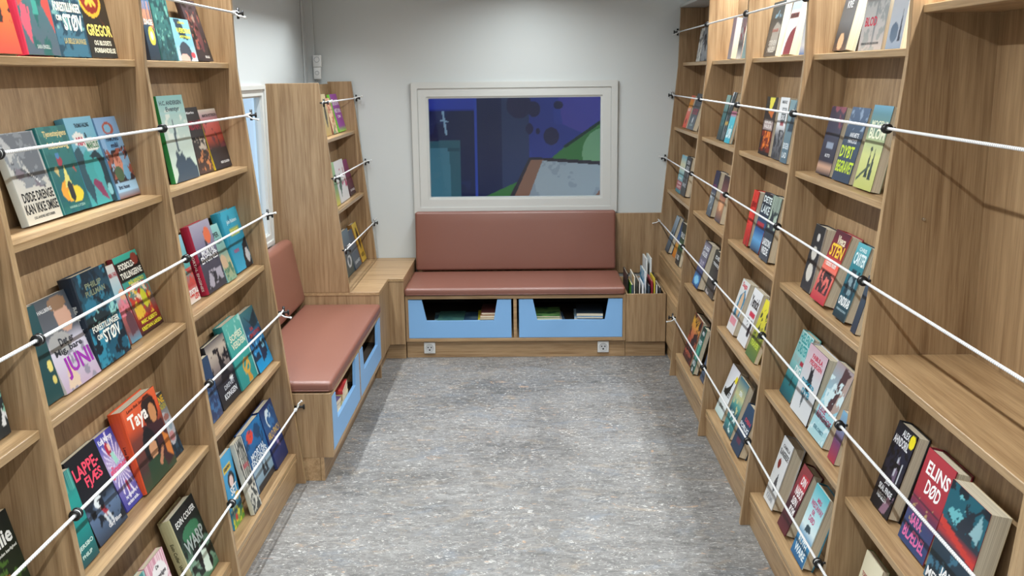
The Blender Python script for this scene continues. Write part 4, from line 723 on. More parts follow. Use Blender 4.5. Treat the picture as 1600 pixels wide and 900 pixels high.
'L03b':("dark green paperback with a framed dog picture","1d2a20",[('g',0,'26341f',1,'161c1c'),('n','4a6a2e',7,.6,51,0,0,1,.6),('e',.3,.42,.24,.04,'a06a34'),('r',.5,.02,1,.22,'3c7ca8'),('r',.53,.03,.98,.2,'b8844c'),('e',.72,.12,.1,.07,'f0ece4')],[('t','Billie',.2,.7,.92,.86,'f4f4ee'),('t','og anden kærlighed',.3,.62,.95,.66,'e0e0d8')]),
'RA0a':("thin black and white paperback","2a2a2a",[('g',0,'9a9a94',1,'3a3a3c'),('n','e6e6e0',6,.5,52,0,0,1,1)],[]),
'RA0b':("grey photo covered paperback","8a8c90",[('g',0,'8c9096',.5,'b8bcc0',1,'77797e'),('n','3c3e46',6,.55,53,0,0,1,.8)],[('t','DEN SIDSTE',.15,.62,.85,.7,'30323a')]),
'RA1a':("orange red paperback","e0603c",[('g',0,'e0503c',.5,'f0887a',.7,'e8a03a',1,'d8685a'),('e',.5,.2,.12,.08,'6a2a22')],[('t','LØB',.2,.52,.85,.62,'f8e8e0')]),
'RA1b':("charcoal paperback with a small red title","3a4048",[('g',0,'59646e',1,'3f454d'),('e',.5,.26,.1,.08,'cfd4d8')],[('t','NATTENS',.15,.5,.9,.58,'b04050'),('t','SKYGGE',.15,.42,.9,.49,'b04050'),('t','ELIN',.3,.1,.7,.15,'a8c4c8')]),
'RA2a':("cyan paperback with red letters","3c8ca4",[('g',0,'2a7a8c',.5,'8cc4cc',.75,'e0dcb8',1,'6cb4cc'),('r',0,.1,1,.3,'a83c4c')],[('t','HAVET',.15,.12,.9,.19,'f0d8d8'),('t','SOMMER',.15,.22,.9,.28,'f0d8d8'),('t','ANNA',.2,.36,.8,.42,'f4f4f4')]),
'RA2b':("thick black hardcover with pale lettering","23252a",[('g',0,'2a2c30',1,'2e3238'),('n','6a6c70',5,.6,54,0,.3,1,.6)],[('t','DEN',.2,.8,.8,.9,'c8ccd0'),('t','ØDE',.2,.66,.8,.76,'c8ccd0'),('t','MAND',.15,.22,.85,.32,'c8ccd0')]),
'RA3a':("slate blue hardcover with a winter sky","4a6078",[('g',0,'3c4a58',.5,'6c88a0',1,'a8bccc'),('p',[(.3,.5),(.5,.62),(.7,.5)],'2c3844')],[]),
'RA3b':("slim paperback orange below and blue above","3a5a80",[('g',0,'d87a2c',.35,'e8a83c',.5,'3c6ca8',1,'2c3c54')],[]),
'RA3c':("dark green black paperback with white letters","2a3430",[('g',0,'30343a',.3,'3c4444',.45,'3a7c4c',.6,'2c4c40',1,'202428')],[('t','DEN LILLE',.1,.66,.95,.78,'eceeee'),('t','DØD',.2,.12,.7,.24,'eceeee')]),
'RB0a':("slim lilac grey hardcover on the top shelf","5c6074",[('g',0,'7c8090',1,'9c8ca0')],[]),
'RB0b':("paperback with a ghostly red figure on white","8a8c90",[('g',0,'c8ccd0',.3,'4c4c54',.5,'b8bcc0',1,'8c9cac'),('n','8c3a48',6,.55,55,0,.4,1,.85)],[('t','NOW',.2,.88,.9,.95,'3c4450')]),
'RB0c':("red and teal paperback against the upright","8c3a44",[('g',0,'6c8c94',.5,'9cb4b8',1,'8c3a44')],[]),
'RB1a':("dark teal hardcover seen nearly edge on","24444c",[('g',0,'2c3438',.5,'2f5c60',1,'88a8a0')],[('t','TEO',.1,.3,.9,.7,'4c7c80')]),
'RB1b':("charcoal hardcover with a pale arch","3c4448",[('g',0,'3a4a4c',1,'c8ccd0'),('e',.6,.6,.5,.45,'2c3a40'),('r',.1,.3,.9,.38,'b8984c')],[]),
'RB1c':("short bright cyan paperback","38a8c0",[('g',0,'2ca4bc',.8,'4cb8c8',.9,'b86a84',1,'b86a84')],[('t','Lovis',.1,.15,.9,.6,'eef8f8')]),
'RB2a':("thick navy hardcover with a pale horse shape","23283c",[('g',0,'3c4854',.4,'6c7880',.6,'34344c',1,'262a44'),('n','b8c0c4',5,.55,56,0,.15,1,.5)],[('t','NATTEN',.15,.6,.9,.7,'8c3c6c')]),
'RB2b':("dark paperback with a warm bonfire glow","2a2426",[('g',0,'3c3c48',.4,'c88a5c',.6,'7c4c4c',1,'2a2426'),('e',.5,.35,.25,.12,'e0a87c')],[]),
'RB3a':("very thick black hardcover with a blue glow","16181c",[('g',0,'1c3c6c',.15,'3a8cd0',.3,'2c4c7c',.45,'5c5c7c',.9,'9c98ac',1,'1a1c20'),('e',.5,.15,.35,.09,'8cd0f0'),('r',.05,.62,.95,.9,'6c6c7c')],[('t','JUSSI',.1,.8,.9,.9,'eceef2'),('t','ADLER',.1,.68,.9,.78,'eceef2'),('t','2117',.2,.48,.8,.58,'d8d8e4')]),
'RB3b':("charcoal hardcover with pale blocks","2c2e30",[('g',0,'4c4c4c',.3,'3a3a3c',1,'26282a'),('n','c0b8b8',5,.62,57,0,0,1,.5)],[('t','DEN',.2,.82,.9,.9,'dfe2e4'),('t','TREDJE',.1,.66,.9,.74,'dfe2e4')]),
'RB4a':("thick black hardcover with orange city lights","1c1a1e",[('g',0,'3c2428',.3,'a04030',.6,'c8704c',.85,'e0a83c',1,'6c3c3c'),('n','2a1a20',6,.5,58,0,0,1,1)],[('t','NATTEN',.1,.12,.85,.2,'c86a50')]),
'RB4b':("black hardcover with a green tunnel and white letters","1c2424",[('g',0,'1a2426',.5,'2f7c70',1,'182022'),('e',.5,.45,.3,.2,'4ca890')],[('t','MIN',.3,.84,.9,.92,'e8eef0'),('t','ENESTE',.1,.62,.9,.72,'e8eef0'),('t','SKYLD',.1,.16,.9,.28,'e8eef0'),('t','ER',.3,.03,.7,.11,'e8eef0')]),
'RB4c':("narrow slate book at the upright foot","4c5c74",[('g',0,'3c4c64',1,'5c6c84')],[]),
'RC0a':("dark paperback with a blue face and pale tombstone","3c444c",[('g',0,'4c4c4c',.4,'6c6864',.6,'545a5c',1,'34505c'),('p',[(.3,.1),(.9,.1),(.95,.55),(.6,.62),(.35,.5)],'b8b4ac'),('n','8cb8d0',5,.6,59,.1,.7,.9,1)],[('t','DANGER',.35,.44,.85,.5,'c06a60'),('t','STEVEN',.25,.2,.9,.29,'e4e2da'),('t','NILES',.25,.07,.8,.17,'e4e2da')]),
'RC0b':("white paperback with a maroon hill","c8c4c4",[('g',0,'dcdad8',.7,'d8d6d4',.8,'a8b4bc',1,'a4b4bc'),('e',1,.05,.75,.42,'7c2c38'),('r',.05,.64,.95,.72,'8c4c48')],[('t','KEPLER',.1,.65,.9,.71,'2c2c34')]),
'RC0c':("white and blue paperback against the upright","b8c0cc",[('g',0,'3c68a8',.15,'dfe2e8',1,'c4ccd4')],[]),
'RC1a':("black paperback with yellow bolt and flames","1a1818",[('g',0,'1a1616',.15,'2a1a16',1,'1c1a18'),('p',[(.3,1),(.8,1),(.6,.8),(.4,.72)],'e8dc48'),('p',[(.3,.74),(.9,.8),(.7,.64)],'c86a2c'),('r',.1,.44,.9,.62,'a89490'),('p',[(.2,.08),(.5,.14),(.9,.1),(.85,.4),(.3,.42)],'e07a24'),('n','7c2c14',8,.5,60,.1,.05,1,.42)],[('t','ERIK',.2,.54,.8,.6,'ece4e0'),('t','VALEUR',.15,.46,.85,.52,'ece4e0')]),
'RC1b':("white to grey paperback with a ruined city","b8bcc0",[('g',0,'4c4c50',.4,'77787c',.55,'dfe0e2',1,'e6e8ea'),('r',.35,.62,.85,.84,'5c6468'),('n','34363a',6,.5,61,0,0,1,.48),('r',.4,.54,.75,.61,'9c4c54')],[('t','ANNE HOLT',.2,.9,.8,.95,'6c7074'),('t','DØDEN',.38,.74,.82,.82,'e8e8ec'),('t','DIG',.42,.64,.75,.72,'e8e8ec')]),
'RC1c':("blue grey paperback with a steep dark slope","4c6470",[('g',0,'546a78',1,'7c98a0'),('p',[(.3,.5),(.9,1),(1,.5)],'2c3c48')],[('t','BOGEN',.1,.22,.9,.32,'dfe6ea'),('t','LAD',.2,.08,.8,.17,'dfe6ea')]),
'RC2a':("thick scarlet hardcover","b82a28",[('g',0,'7c2024',.4,'d83a34',1,'e0483c'),('n','b82c28',5,.55,62,0,0,1,1)],[('t','JENS',.1,.68,.9,.8,'7c1c1c')]),
'RC2b':("blue hardcover with a red title over the sea","24405c",[('g',0,'1c2c44',.2,'5c9ccc',.35,'2c5c94',.6,'2c3c4c',1,'2a3034'),('r',.1,.42,.8,.5,'a83440')],[('t','DETE',.1,.84,.95,.95,'dce6e4'),('t','LAKE',.1,.66,.95,.8,'c8d4d4')]),
'RC2c':("charcoal hardcover with bold white lower letters","2c343c",[('g',0,'3c4854',.6,'2c343c',1,'3c4c44'),('n','a8b8a8',6,.6,63,0,.5,1,1)],[('t','LARSSONS',.05,.22,.95,.33,'eceef0'),('t','VREDE',.1,.09,.85,.2,'eceef0')]),
'RC3a':("white paperback with a blue swimmer and pink letters","d8d8d8",[('g',0,'dcd8d8',1,'d8dcdc'),('p',[(.2,.3),(.9,.35),(1,.7),(.7,.85),(.3,.7)],'2c7ca0'),('e',.62,.55,.2,.24,'d8b490'),('r',.1,.14,.8,.28,'d88c98')],[('t','Saga',.15,.84,.8,.96,'d04c5c')]),
'RC3b':("white paperback with black brush letters","dcdcdc",[('g',0,'dfe0e2',1,'e4e4e6'),('r',.35,.52,.9,.6,'c83a50'),('n','23252c',5,.5,64,.15,.2,.9,.48)],[('t','Yemick',.1,.68,.95,.88,'1c1c20')]),
'RC3c':("yellow green paperback with an ink figure","b8b03a",[('g',0,'4c6c44',.35,'7c8c34',.55,'c8c040',1,'e8dc3c'),('n','2c3434',6,.55,65,.1,.3,.95,.85)],[('t','TRAVER',.1,.2,.9,.3,'c8d84c')]),
'RC4a':("white paperback with a black peak and yellow sticker","cfd8d4",[('g',0,'b8d0cc',.3,'e4e8e8',1,'dcdce4'),('p',[(.1,.5),(.3,.52),(.55,.62),(.8,.85),(.7,.55),(.55,.4),(.3,.42)],'1c2420'),('e',.9,.82,.14,.07,'e8d82c')],[('t','BÆSTET',.15,.42,.9,.54,'1c2022'),('t','JENS',.25,.14,.7,.22,'4c5454')]),
'RC4b':("sea green paperback with golden surf","1c4c5c",[('g',0,'1c3c4c',.2,'3c8c8c',.4,'1c4c5c',.55,'4c9c94',.7,'c8c48c',1,'2c6c84'),('n','c8c48c',6,.58,66,.1,.4,.8,.85),('n','d8e8e4',6,.62,67,0,0,1,.4)],[('t','DEN',.4,.72,.7,.8,'e4ecec')]),
'RC4c':("navy hardcover low in the row with a small red title","1f3448",[('g',0,'22344c',1,'2a4460'),('r',.3,.2,.7,.3,'5c2c44')],[('t','FORLIG',.05,.5,.95,.6,'e8eaec'),('t','DEN',.3,.66,.9,.74,'c83a4c')]),
'RD0a':("thick grey hardcover with a dawn road scene","34383c",[('g',0,'5c4438',.15,'3c3c40',.4,'6c7074',1,'5c6064'),('e',.5,.12,.22,.12,'e8b48c')],[('t','MICHAEL',.15,.84,.9,.9,'e8eaec'),('t','KATZ',.3,.72,.8,.8,'e8eaec'),('t','KRE',.3,.58,.75,.68,'e8eaec')]),
'RD0b':("white misty paperback with pink red title","bcbcbe",[('g',0,'b4b0b4',.3,'c4c4c6',1,'b8c0c0'),('p',[(.5,0),(.54,1),(.6,1),(.58,0)],'8c949c'),('p',[(.1,.75),(.4,1),(.25,.95)],'4c5c60'),('n','9ca4a8',5,.58,68,0,0,1,1)],[('t','UNGT',.35,.64,.8,.74,'d85c6c'),('t','BLOD',.12,.3,.62,.42,'d8405c'),('t','ROMAN FRA BYEN DER ALDRIG SOVER',.1,.07,.85,.1,'4c5054')]),
'RD0c':("pale blue paperback with a winter rider","9cb0cc",[('g',0,'7c94b4',.3,'b8c4d4',1,'dcdee2'),('e',.4,.2,.25,.12,'5c7490'),('p',[(.7,.1),(.78,.5),(.86,.1)],'2c3c54')],[('t','TURSEN',.1,.78,.9,.9,'2c3440'),('t','HAVET',.12,.66,.7,.73,'6c7480')]),
'RD1a':("dark plum paperback with a shadowy face","2c2434",[('g',0,'1c1c28',.12,'c8a088',.2,'2c2c3c',.6,'3c4054',1,'3c3044'),('n','8c4c5c',5,.6,69,0,.6,1,1),('r',.3,.4,.75,.48,'8c98ac')],[('t','AUTO',.35,.26,.7,.31,'dcdce0')]),
'RD1b':("navy paperback with large lime green letters","2c3a4c",[('g',0,'2f3f54',.6,'34465c',1,'4c6484'),('n','8ca0b8',5,.58,70,0,.7,1,1)],[('t','ANNE METTE',.3,.6,.8,.66,'e4e8ec'),('t','HANCOCK',.3,.52,.8,.58,'e4e8ec'),('t','DYBT',.05,.32,.8,.48,'c4dc34'),('t','BEGRAVET',.05,.12,.98,.28,'c4dc34')]),
'RD1c':("green yellow paperback with two walking silhouettes","6c8c6c",[('g',0,'b8bc6c',.4,'ccd088',.6,'a8b88c',.7,'6c8c7c',.9,'5c8c98',1,'6ca4c0'),('p',[(.4,.15),(.48,.5),(.56,.15)],'2c3c3c'),('e',.48,.48,.06,.03,'2c3c3c'),('p',[(.6,.12),(.68,.52),(.78,.12)],'2c3c3c'),('l',.05,.1,.6,.3,.02,'4c5c4c')],[('t','MOGENS',.12,.74,.95,.82,'e8ecd0'),('t','BLOM',.12,.6,.95,.73,'eff0d4')]),
'RD2a':("thick charcoal hardcover with pale stone ovals","2a2d33",[('g',0,'2c3038',1,'24272c'),('e',.55,.82,.14,.06,'c8c4c0'),('e',.5,.58,.26,.1,'c8c4bc'),('e',.5,.28,.28,.14,'ccc8c0')],[]),
'RD2b':("thick red hardcover with yellow title and thistle","8c2434",[('g',0,'b02c3c',.4,'e07a6c',.55,'e8604c',.65,'8c2434',1,'4c1c2c'),('n','3c2c30',7,.45,71,.15,.12,.9,.42)],[('t','Viveca',.3,.82,.85,.94,'e8dcc0'),('t','STEN',.1,.64,.95,.82,'f0c83c'),('t','I nattens mulm',.1,.5,.85,.58,'f4e4dc')]),
'RD2c':("teal black hardcover with a ghostly face","1c3c48",[('g',0,'1c2c34',.4,'1f5868',.7,'2f7c88',1,'5cacb8'),('e',.55,.48,.28,.16,'7c949c'),('n','1a3440',6,.5,72,.2,.3,.9,.65)],[('t','CHRIS',.25,.9,.8,.95,'dcecee'),('t','CARTER',.1,.72,.98,.88,'e4f0f2'),('t','ONDSKAB',.1,.17,.95,.29,'f0f2f2'),('t','KRIMINALROMAN',.15,.1,.9,.13,'9cb4bc')]),
'RD2d':("narrow navy book squeezed by the upright","2c3848",[('g',0,'2c3444',1,'3c4c5c')],[]),
'RD3a':("teal misty hardcover with a lone figure","5c9c9c",[('g',0,'14505c',.3,'2c8088',.55,'88c0c0',1,'b8dcdc'),('p',[(.5,.2),(.56,.42),(.62,.2)],'123c44'),('r',.7,.55,.95,.62,'a02c40')],[('t','HELENE',.05,.84,.95,.98,'2c9ca0'),('t','TURSTEN',.05,.68,.95,.82,'2c9ca0'),('t','FOR MIT',.1,.54,.65,.64,'a8bcbc'),('t','DIG',.5,.4,.95,.52,'e4ecec')]),
'RD3b':("pale grey hardcover with a pointed eared black dog","c4c4c8",[('g',0,'d4d8da',.6,'c8c8cc',1,'c8a8b4'),('p',[(.38,.45),(.42,.62),(.38,.75),(.48,.68),(.56,.76),(.58,.62),(.66,.48),(.6,.38),(.44,.38)],'23262c'),('p',[(.35,.4),(.4,.2),(.45,.12),(.5,.3)],'5c6468')],[('t','FABULA',.3,.84,.85,.91,'c83a54'),('t','PEDERSEN',.25,.75,.9,.82,'c83a54'),('t','PISKER',.15,.42,.85,.52,'1c8ca8'),('t','DYB',.3,.3,.72,.4,'1c8ca8')]),
'RD3c':("icy blue paperback with a dark wooden totem","7cb0c0",[('g',0,'a8ccd0',.5,'88bccc',1,'9c8c90'),('p',[(.4,.35),(.7,.4),(.9,.95),(.5,1)],'4c3438'),('p',[(.65,.35),(1,.5),(1,1),(.8,.9)],'a8948c'),('n','c8dce0',6,.58,73,0,0,1,.8)],[('t','LISE',.1,.33,.5,.4,'9c4464'),('t','RINGHOF',.1,.24,.95,.32,'9c4464'),('t','ISBLOMST',.2,.1,.8,.15,'4c7c8c')]),
'RD3d':("narrow paperback fading purple to red","6c3c54",[('g',0,'a83444',.4,'6c3c64',1,'7cacc8')],[]),
'RD4a':("thick white hardcover with grey letters and berry","c8c8c8",[('g',0,'d8d8d6',1,'d8dadc'),('e',.35,.62,.13,.07,'7c2c28'),('p',[(.4,.3),(.6,.5),(.75,.3),(.6,.2)],'4c4c50'),('r',0,.2,1,.22,'9c9c9c')],[('t','CAMILLA',.2,.86,.9,.91,'5c5c60'),('t','SLANGEREDE',.1,.74,.95,.83,'4c4c50'),('t','KRIMI',.2,.06,.8,.15,'a0a0a4')]),
'RD4b':("maroon hardcover with white title on a red panel","5c2028",[('g',0,'5c1c24',.4,'3c1c24',.6,'7c2c34',1,'8c3c40'),('p',[(.3,.6),(.95,.68),(.98,.9),(.3,.88)],'b83440')],[('t','DIN',.4,.74,.85,.86,'f4eeee'),('t','NABOS',.25,.56,.95,.7,'f4eeee'),('t','SØN',.3,.42,.8,.54,'f4eeee'),('t','RYM',.4,.3,.9,.4,'f4eeee')]),
'RD4c':("blue hardcover fading from cyan to deep sea","3c8cac",[('g',0,'1f5c8c',.3,'2c84b4',.45,'dceef0',.7,'a8d8e0',1,'4cb0bc'),('p',[(.3,.38),(.7,.42),(.6,.5),(.35,.48)],'2c4450')],[('t','MRS',.4,.82,.7,.88,'c04c7c'),('t','WESTAWAY',.1,.72,.95,.8,'c04c7c'),('t','ER',.35,.64,.55,.7,'c04c7c'),('t','DØD',.3,.54,.7,.62,'c04c7c'),('t','RUTH',.2,.2,.8,.28,'e8f2f4'),('t','WARE',.15,.07,.9,.18,'e8f2f4')]),
'RE3a':("black hardcover with a round yellow sticker","1c2028",[('g',0,'15181e',.3,'2c2830',.7,'24283c',1,'1a1d26'),('p',[(.5,.35),(.72,.38),(.7,.6),(.55,.7)],'6c5c74'),('e',.86,.9,.13,.08,'f0e02c'),('r',.55,.45,.62,.68,'b8bcc8'),('r',.78,.4,.84,.62,'c8ccd4'),('p',[(.5,0),(.8,.02),(1,.3),(.8,.35),(.65,.15)],'8c6c80'),('n','14161c',7,.55,74,0,.2,1,.75)],[('t','ALEX',.35,.88,.72,.96,'e4e6ea'),('t','AHNDORIL',.05,.76,.8,.86,'e4e6ea'),('t','JEG',.35,.3,.6,.36,'dcdee2'),('t','SKAL FINDE',.15,.21,.85,.28,'dcdee2'),('t','NØGLEN',.2,.12,.7,.19,'dcdee2')]),
'RE3b':("red over blue hardcover with pink lower letters","7c2430",[('g',0,'2c4474',.3,'3c4470',.42,'6c3450',.55,'a83440',1,'b03a44'),('n','b89c6c',12,.72,75,0,.25,1,.5),('r',0,.47,.98,.485,'4c2c3c')],[('t','ELINS',.15,.76,.95,.9,'f8f4f4'),('t','DØD',.3,.58,.82,.73,'f8f4f4'),('t','SARA',.2,.22,.62,.33,'e070a8'),('t','BLÆDEL',.1,.06,.9,.19,'e070a8')]),
'RE3c':("very thick paperback with teal hands over red sea","c8b48c",[('g',0,'142430',.3,'1c3444',.45,'2c3c4c',.52,'b83434',.6,'2c3440',1,'14222c'),('p',[(.1,.72),(.3,.95),(.45,.9),(.5,.78),(.35,.64)],'6cb8c0'),('n','1c5c6c',6,.5,76,0,.62,1,1),('p',[(.7,.7),(.85,.92),(.95,.8),(.9,.66)],'8cb4bc'),('p',[(0,.56),(1,.44),(1,.5),(0,.64)],'c83c34'),('n','3c6c84',8,.55,77,0,0,1,.42)],[('t','JAKOB',.35,.14,.95,.24,'f4f4f4'),('t','MELANDER',.05,.02,.95,.12,'f4f4f4')]),
'RE3d':("dark blue book lowest at the right edge","2c3c5c",[('g',0,'2a3854',1,'34486c')],[]),
'RE4a':("cream paperback with a green edge at the bottom","3c8c4c",[('g',0,'e0d8b8',1,'ece4c8')],[('t','RICHARD',.12,.5,.95,.68,'1c1c1c'),('t','OSMAN',.12,.3,.95,.46,'1c1c1c'),('t','TORSDAGS',.12,.75,.6,.8,'a83c3c')]),
'C1a':("tan paperback with a dark figure","b8a070",[('g',0,'b89c5c',1,'c8b48c'),('e',.5,.5,.18,.3,'3c3c34')],[]),
'C1b':("orange patterned paperback","8c5c4c",[('g',0,'3c8c5c',.3,'b87c54',1,'b84c54'),('n','e8c8a0',7,.5,78,0,0,1,1)],[]),
'C1c':("purple paperback with white letters","6ab43c",[('g',0,'8cc83c',.15,'8c3c94',1,'94449c')],[('t','DEN ER FIN',.1,.7,.9,.85,'ecdcec'),('t','HISTORIE',.1,.5,.9,.62,'ecdcec'),('t','OM',.3,.36,.7,.44,'ecdcec')]),
'C2a':("yellow green paperback behind the white one","b8b46c",[('g',0,'d8cc4c',.4,'6c9c6c',1,'a8d09c')],[]),
'C2b':("white paperback with a green figure and pink blot","dcdcdc",[('g',0,'e4e2e2',1,'ece8ea'),('p',[(.2,.1),(.5,.5),(.4,.7),(.15,.4)],'2c5c4c'),('n','b83c6c',6,.6,79,.4,.3,1,.8)],[]),
'C2c':("maroon paperback with a dark silhouette","4c2434",[('g',0,'2c2028',.5,'6c2c4c',1,'94447c')],[('t','SKYGGE',.2,.1,.9,.16,'e4dce0')]),
'C3a':("slate hardcover with a pale curl","3c4c5c",[('g',0,'2c4444',.5,'3c4c5c',1,'5c7484'),('ring',.55,.3,.2,.12,.04,'d8dce0'),('e',.4,.6,.12,.05,'c87c6c')],[]),
'C3b':("charcoal blue hardcover with a lower strip of type","3c4858",[('g',0,'3c4c5c',1,'4c5c70')],[('t','SANDHED',.15,.12,.9,.2,'c8d0d8')]),
'C3c':("gold hardcover with a dark boot silhouette","8c6430",[('g',0,'d8b43c',.5,'c89c34',1,'e0c45c'),('e',.55,.6,.2,.28,'3c2c18')],[('t','MORTAL',.2,.12,.85,.22,'3c2c18')]),
}

TEXTS={}
def prep_text():
    ss=set()
    for a in ART.values():
        for t in a[3]: ss.add(t[1])
    ss|={'SULTEN'}
    obs={}
    for s in sorted(ss):
        cu=bpy.data.curves.new('lettering','FONT'); cu.body=s; cu.size=1; cu.resolution_u=2; cu.offset=.028
        o=bpy.data.objects.new('lettering',cu); COL.objects.link(o); obs[s]=o
    bpy.context.view_layer.update(); dg=bpy.context.evaluated_depsgraph_get()
    for s,o in obs.items():
        e=o.evaluated_get(dg); me=e.to_mesh(); v=np.array([tuple(x.co) for x in me.vertices])[:,:2]
        v=(v-v.min(0))/(v.max(0)-v.min(0)); TEXTS[s]=(v,[tuple(p.vertices) for p in me.polygons]); e.to_mesh_clear()
    for o in obs.values():
        c=o.data; bpy.data.objects.remove(o); bpy.data.curves.remove(c)
prep_text()
def col_mesh(name,V,F,C):
    me=bpy.data.meshes.new(name); me.from_pydata(V,[],F); at=me.color_attributes.new('Col','FLOAT_COLOR','POINT')
    at.data.foreach_set('color',np.array([(*c,1) for c in C],dtype='f').ravel()); return me
def book_parts(root,w,h,t,spine,ops,texts,res,hard,flip=False):
    bt=.003 if hard else .0012; ins=.004 if hard else .0006
    V=[];F=[];C=[]
    def bx(x0,x1,y0,y1,z0,z1,c):
        n=len(V); V.extend([(x,y,z) for z in (z0,z1) for y in (y0,y1) for x in (x0,x1)])
        F.extend([tuple(n+i for i in f) for f in ((0,2,3,1),(4,5,7,6),(0,1,5,4),(2,6,7,3),(0,4,6,2),(1,3,7,5))]); C.extend([c]*8)
    sp=lin(spine); fc=paint(2,2,ops)[1,1]; fc=tuple(fc)
    bx(0,w,.0002,bt,0,h,fc); bx(0,w,t-bt,t,0,h,sp)
    # rounded spine
    n0=len(V); K=6; bul=min(.006,t*.16) if hard else .001
    for z in (0,h):
        for k in range(K+1):
            a=math.pi*k/K; V.append((-bul*math.sin(a),t/2-t/2*math.cos(a),z)); C.append(sp)
        for k in range(K,-1,-1):
            a=math.pi*k/K; V.append((bt-bul*math.sin(a)*.6,t/2-(t/2-bt*.5)*math.cos(a),z)); C.append(sp)
    m=2*(K+1)
    for k in range(m): F.append((n0+k,n0+(k+1)%m,n0+m+(k+1)%m,n0+m+k))
    for q in (0,1):
        for k in range(K): F.append((n0+q*m+k,n0+q*m+k+1,n0+q*m+m-2-k,n0+q*m+m-1-k))
    nu,nv=res; P=paint(nu,nv,ops,h/w if w>.07 else 1.5)
    n1=len(V)
    for j in range(nv+1):
        for i in range(nu+1): V.append((w*i/nu,-.0002,h*j/nv)); C.append(tuple(P[j,i]))
    for j in range(nv):
        for i in range(nu):
            a=n1+j*(nu+1)+i; F.append((a,a+1,a+nu+2,a+nu+1))
    if flip: V=[(w-x,y,z) for x,y,z in V]; F=[f[::-1] for f in F]
    link('cover',col_mesh('cover',V,F,C),root,[MC])
    bm=bmesh.new()
    vs=[bm.verts.new((x,y,z)) for z in (ins,h-ins) for y in (bt,t-bt) for x in ((bt,w-ins) if not flip else (ins,w-bt))]
    for f in ((0,2,3,1),(4,5,7,6),(0,1,5,4),(2,6,7,3),(0,4,6,2),(1,3,7,5)): bm.faces.new([vs[i] for i in f])
    me=bpy.data.meshes.new('pages'); bm.to_mesh(me); bm.free(); link('pages',me,root,[MP])
    if texts:
        for tt in texts:
            V=[];F=[];C=[]
            v,fs=TEXTS[tt[1]]; n=len(V)
            if tt[0]=='t':
                _,_,x0,y0,x1,y1,c=tt
                V.extend([((x0+(x1-x0)*a)*w,-.0007,(y0+(y1-y0)*b)*h) for a,b in v])
            else:
                _,_,v0,z0,z1,c=tt # v0 = half margin across, z0/z1 span from the foot
                V.extend([(-bul-.0004,t/2-(b-.5)*t*(1-2*v0)*.7,h*(z1+(z0-z1)*a)) for a,b in v])
            F.extend([tuple(n+i for i in f) for f in fs]); C.extend([lin(c)]*len(v))
            link('cover_lettering',col_mesh('cover_lettering',V,F,C),root,[MC])
CASE={'L':'left bookcase','R':'right bookcase','C':'corner bookcase'}
def place_book(b):
    look,spine,ops,texts=ART[b['id']]
    side=b['s']; cid='C' if b['id'][0]=='C' else side
    w=b['Y1']-b['Y0']; h=b['hh']; t=b['tt']; a=b['ang']
    z=b.get('zz',ZS[b['r']])
    zo=z+t*math.sin(a)+.0006
    row=('top','middle','bottom')[b['r']-1] if cid=='C' else ORD[b['r']]
    bayn=b['id'][:2] if b['id'][0]=='R' else b['id'][0]+b['id'][2]
    if side=='L': loc=(b['X'],b['Y0'],zo); rz=math.pi/2
    else: loc=(b['X'],b['Y1'],zo); rz=-math.pi/2
    r=empty('book',loc,'%s, %s, %s shelf'%(look,CASE[cid],row),'book','books face-out on the %s'%CASE[cid],rot=(-a,0,rz))
    d=(b['Y0']+b['Y1'])/2
    res=(40,60) if d<3.3 else (30,45) if d<4.6 else (18,27)
    if w<.09: res=(max(6,int(res[0]*w/.15)),res[1])
    book_parts(r,w,h,t,spine,ops,texts,res,'hardcover' in look)
for b in BOOKS: place_book(b)

# ------------------------------------------------------------ books in the bin (spines along x, leaning)
rnd=random.Random(4)
BIN=[ # x of the printed side, y near, width, top z, thick, front colour, edge, label
(.6525,5.98,.24,.535,.010,'3a3434','2c2828','dark brown picture book at the left rear of the book bin'),
(.690,5.89,.25,.535,.006,'c8a878','ece4d4','cream edged picture book behind the green one in the bin'),
(.672,5.885,.20,.485,.014,'5cb83c','3c4c5c','bright green picture book at the front left of the bin'),
(.707,5.89,.23,.515,.007,'7c8c8c','4c4c44','dark edged picture book left of the tall blue one'),
(.722,5.89,.24,.50,.008,'9c8478','d8d4cc','tan picture book in the middle of the bin'),
(.742,5.885,.20,.49,.010,'d8dce4','eceef2','white edged picture book in the middle front of the bin'),
(.762,5.93,.24,.555,.012,'2c8cb4','e8ecf0','tall blue picture book with white spine in the bin'),
(.800,6.15,.20,.60,.010,'ccd8d8','f0f4f4','tallest pale picture book at the back of the bin'),
(.826,6.15,.20,.605,.012,'c4d0d0','f4f6f6','pale picture book at the right rear of the bin'),
(.785,5.89,.23,.475,.010,'3c4c5c','2c3844','dark slate picture book with a white curl, bin front'),
(.803,5.89,.22,.505,.009,'8c2434','a83040','crimson picture book in the right half of the bin'),
(.820,5.90,.20,.52,.008,'e8cc3c','f0d84c','yellow picture book right of the crimson one'),
(.835,5.885,.22,.48,.006,'e0e0e4','ececf0','thin white picture book at the front right of the bin'),
(.853,5.885,.24,.465,.014,'2c2c2e','3c3c3e','black patterned picture book rightmost in the bin')]
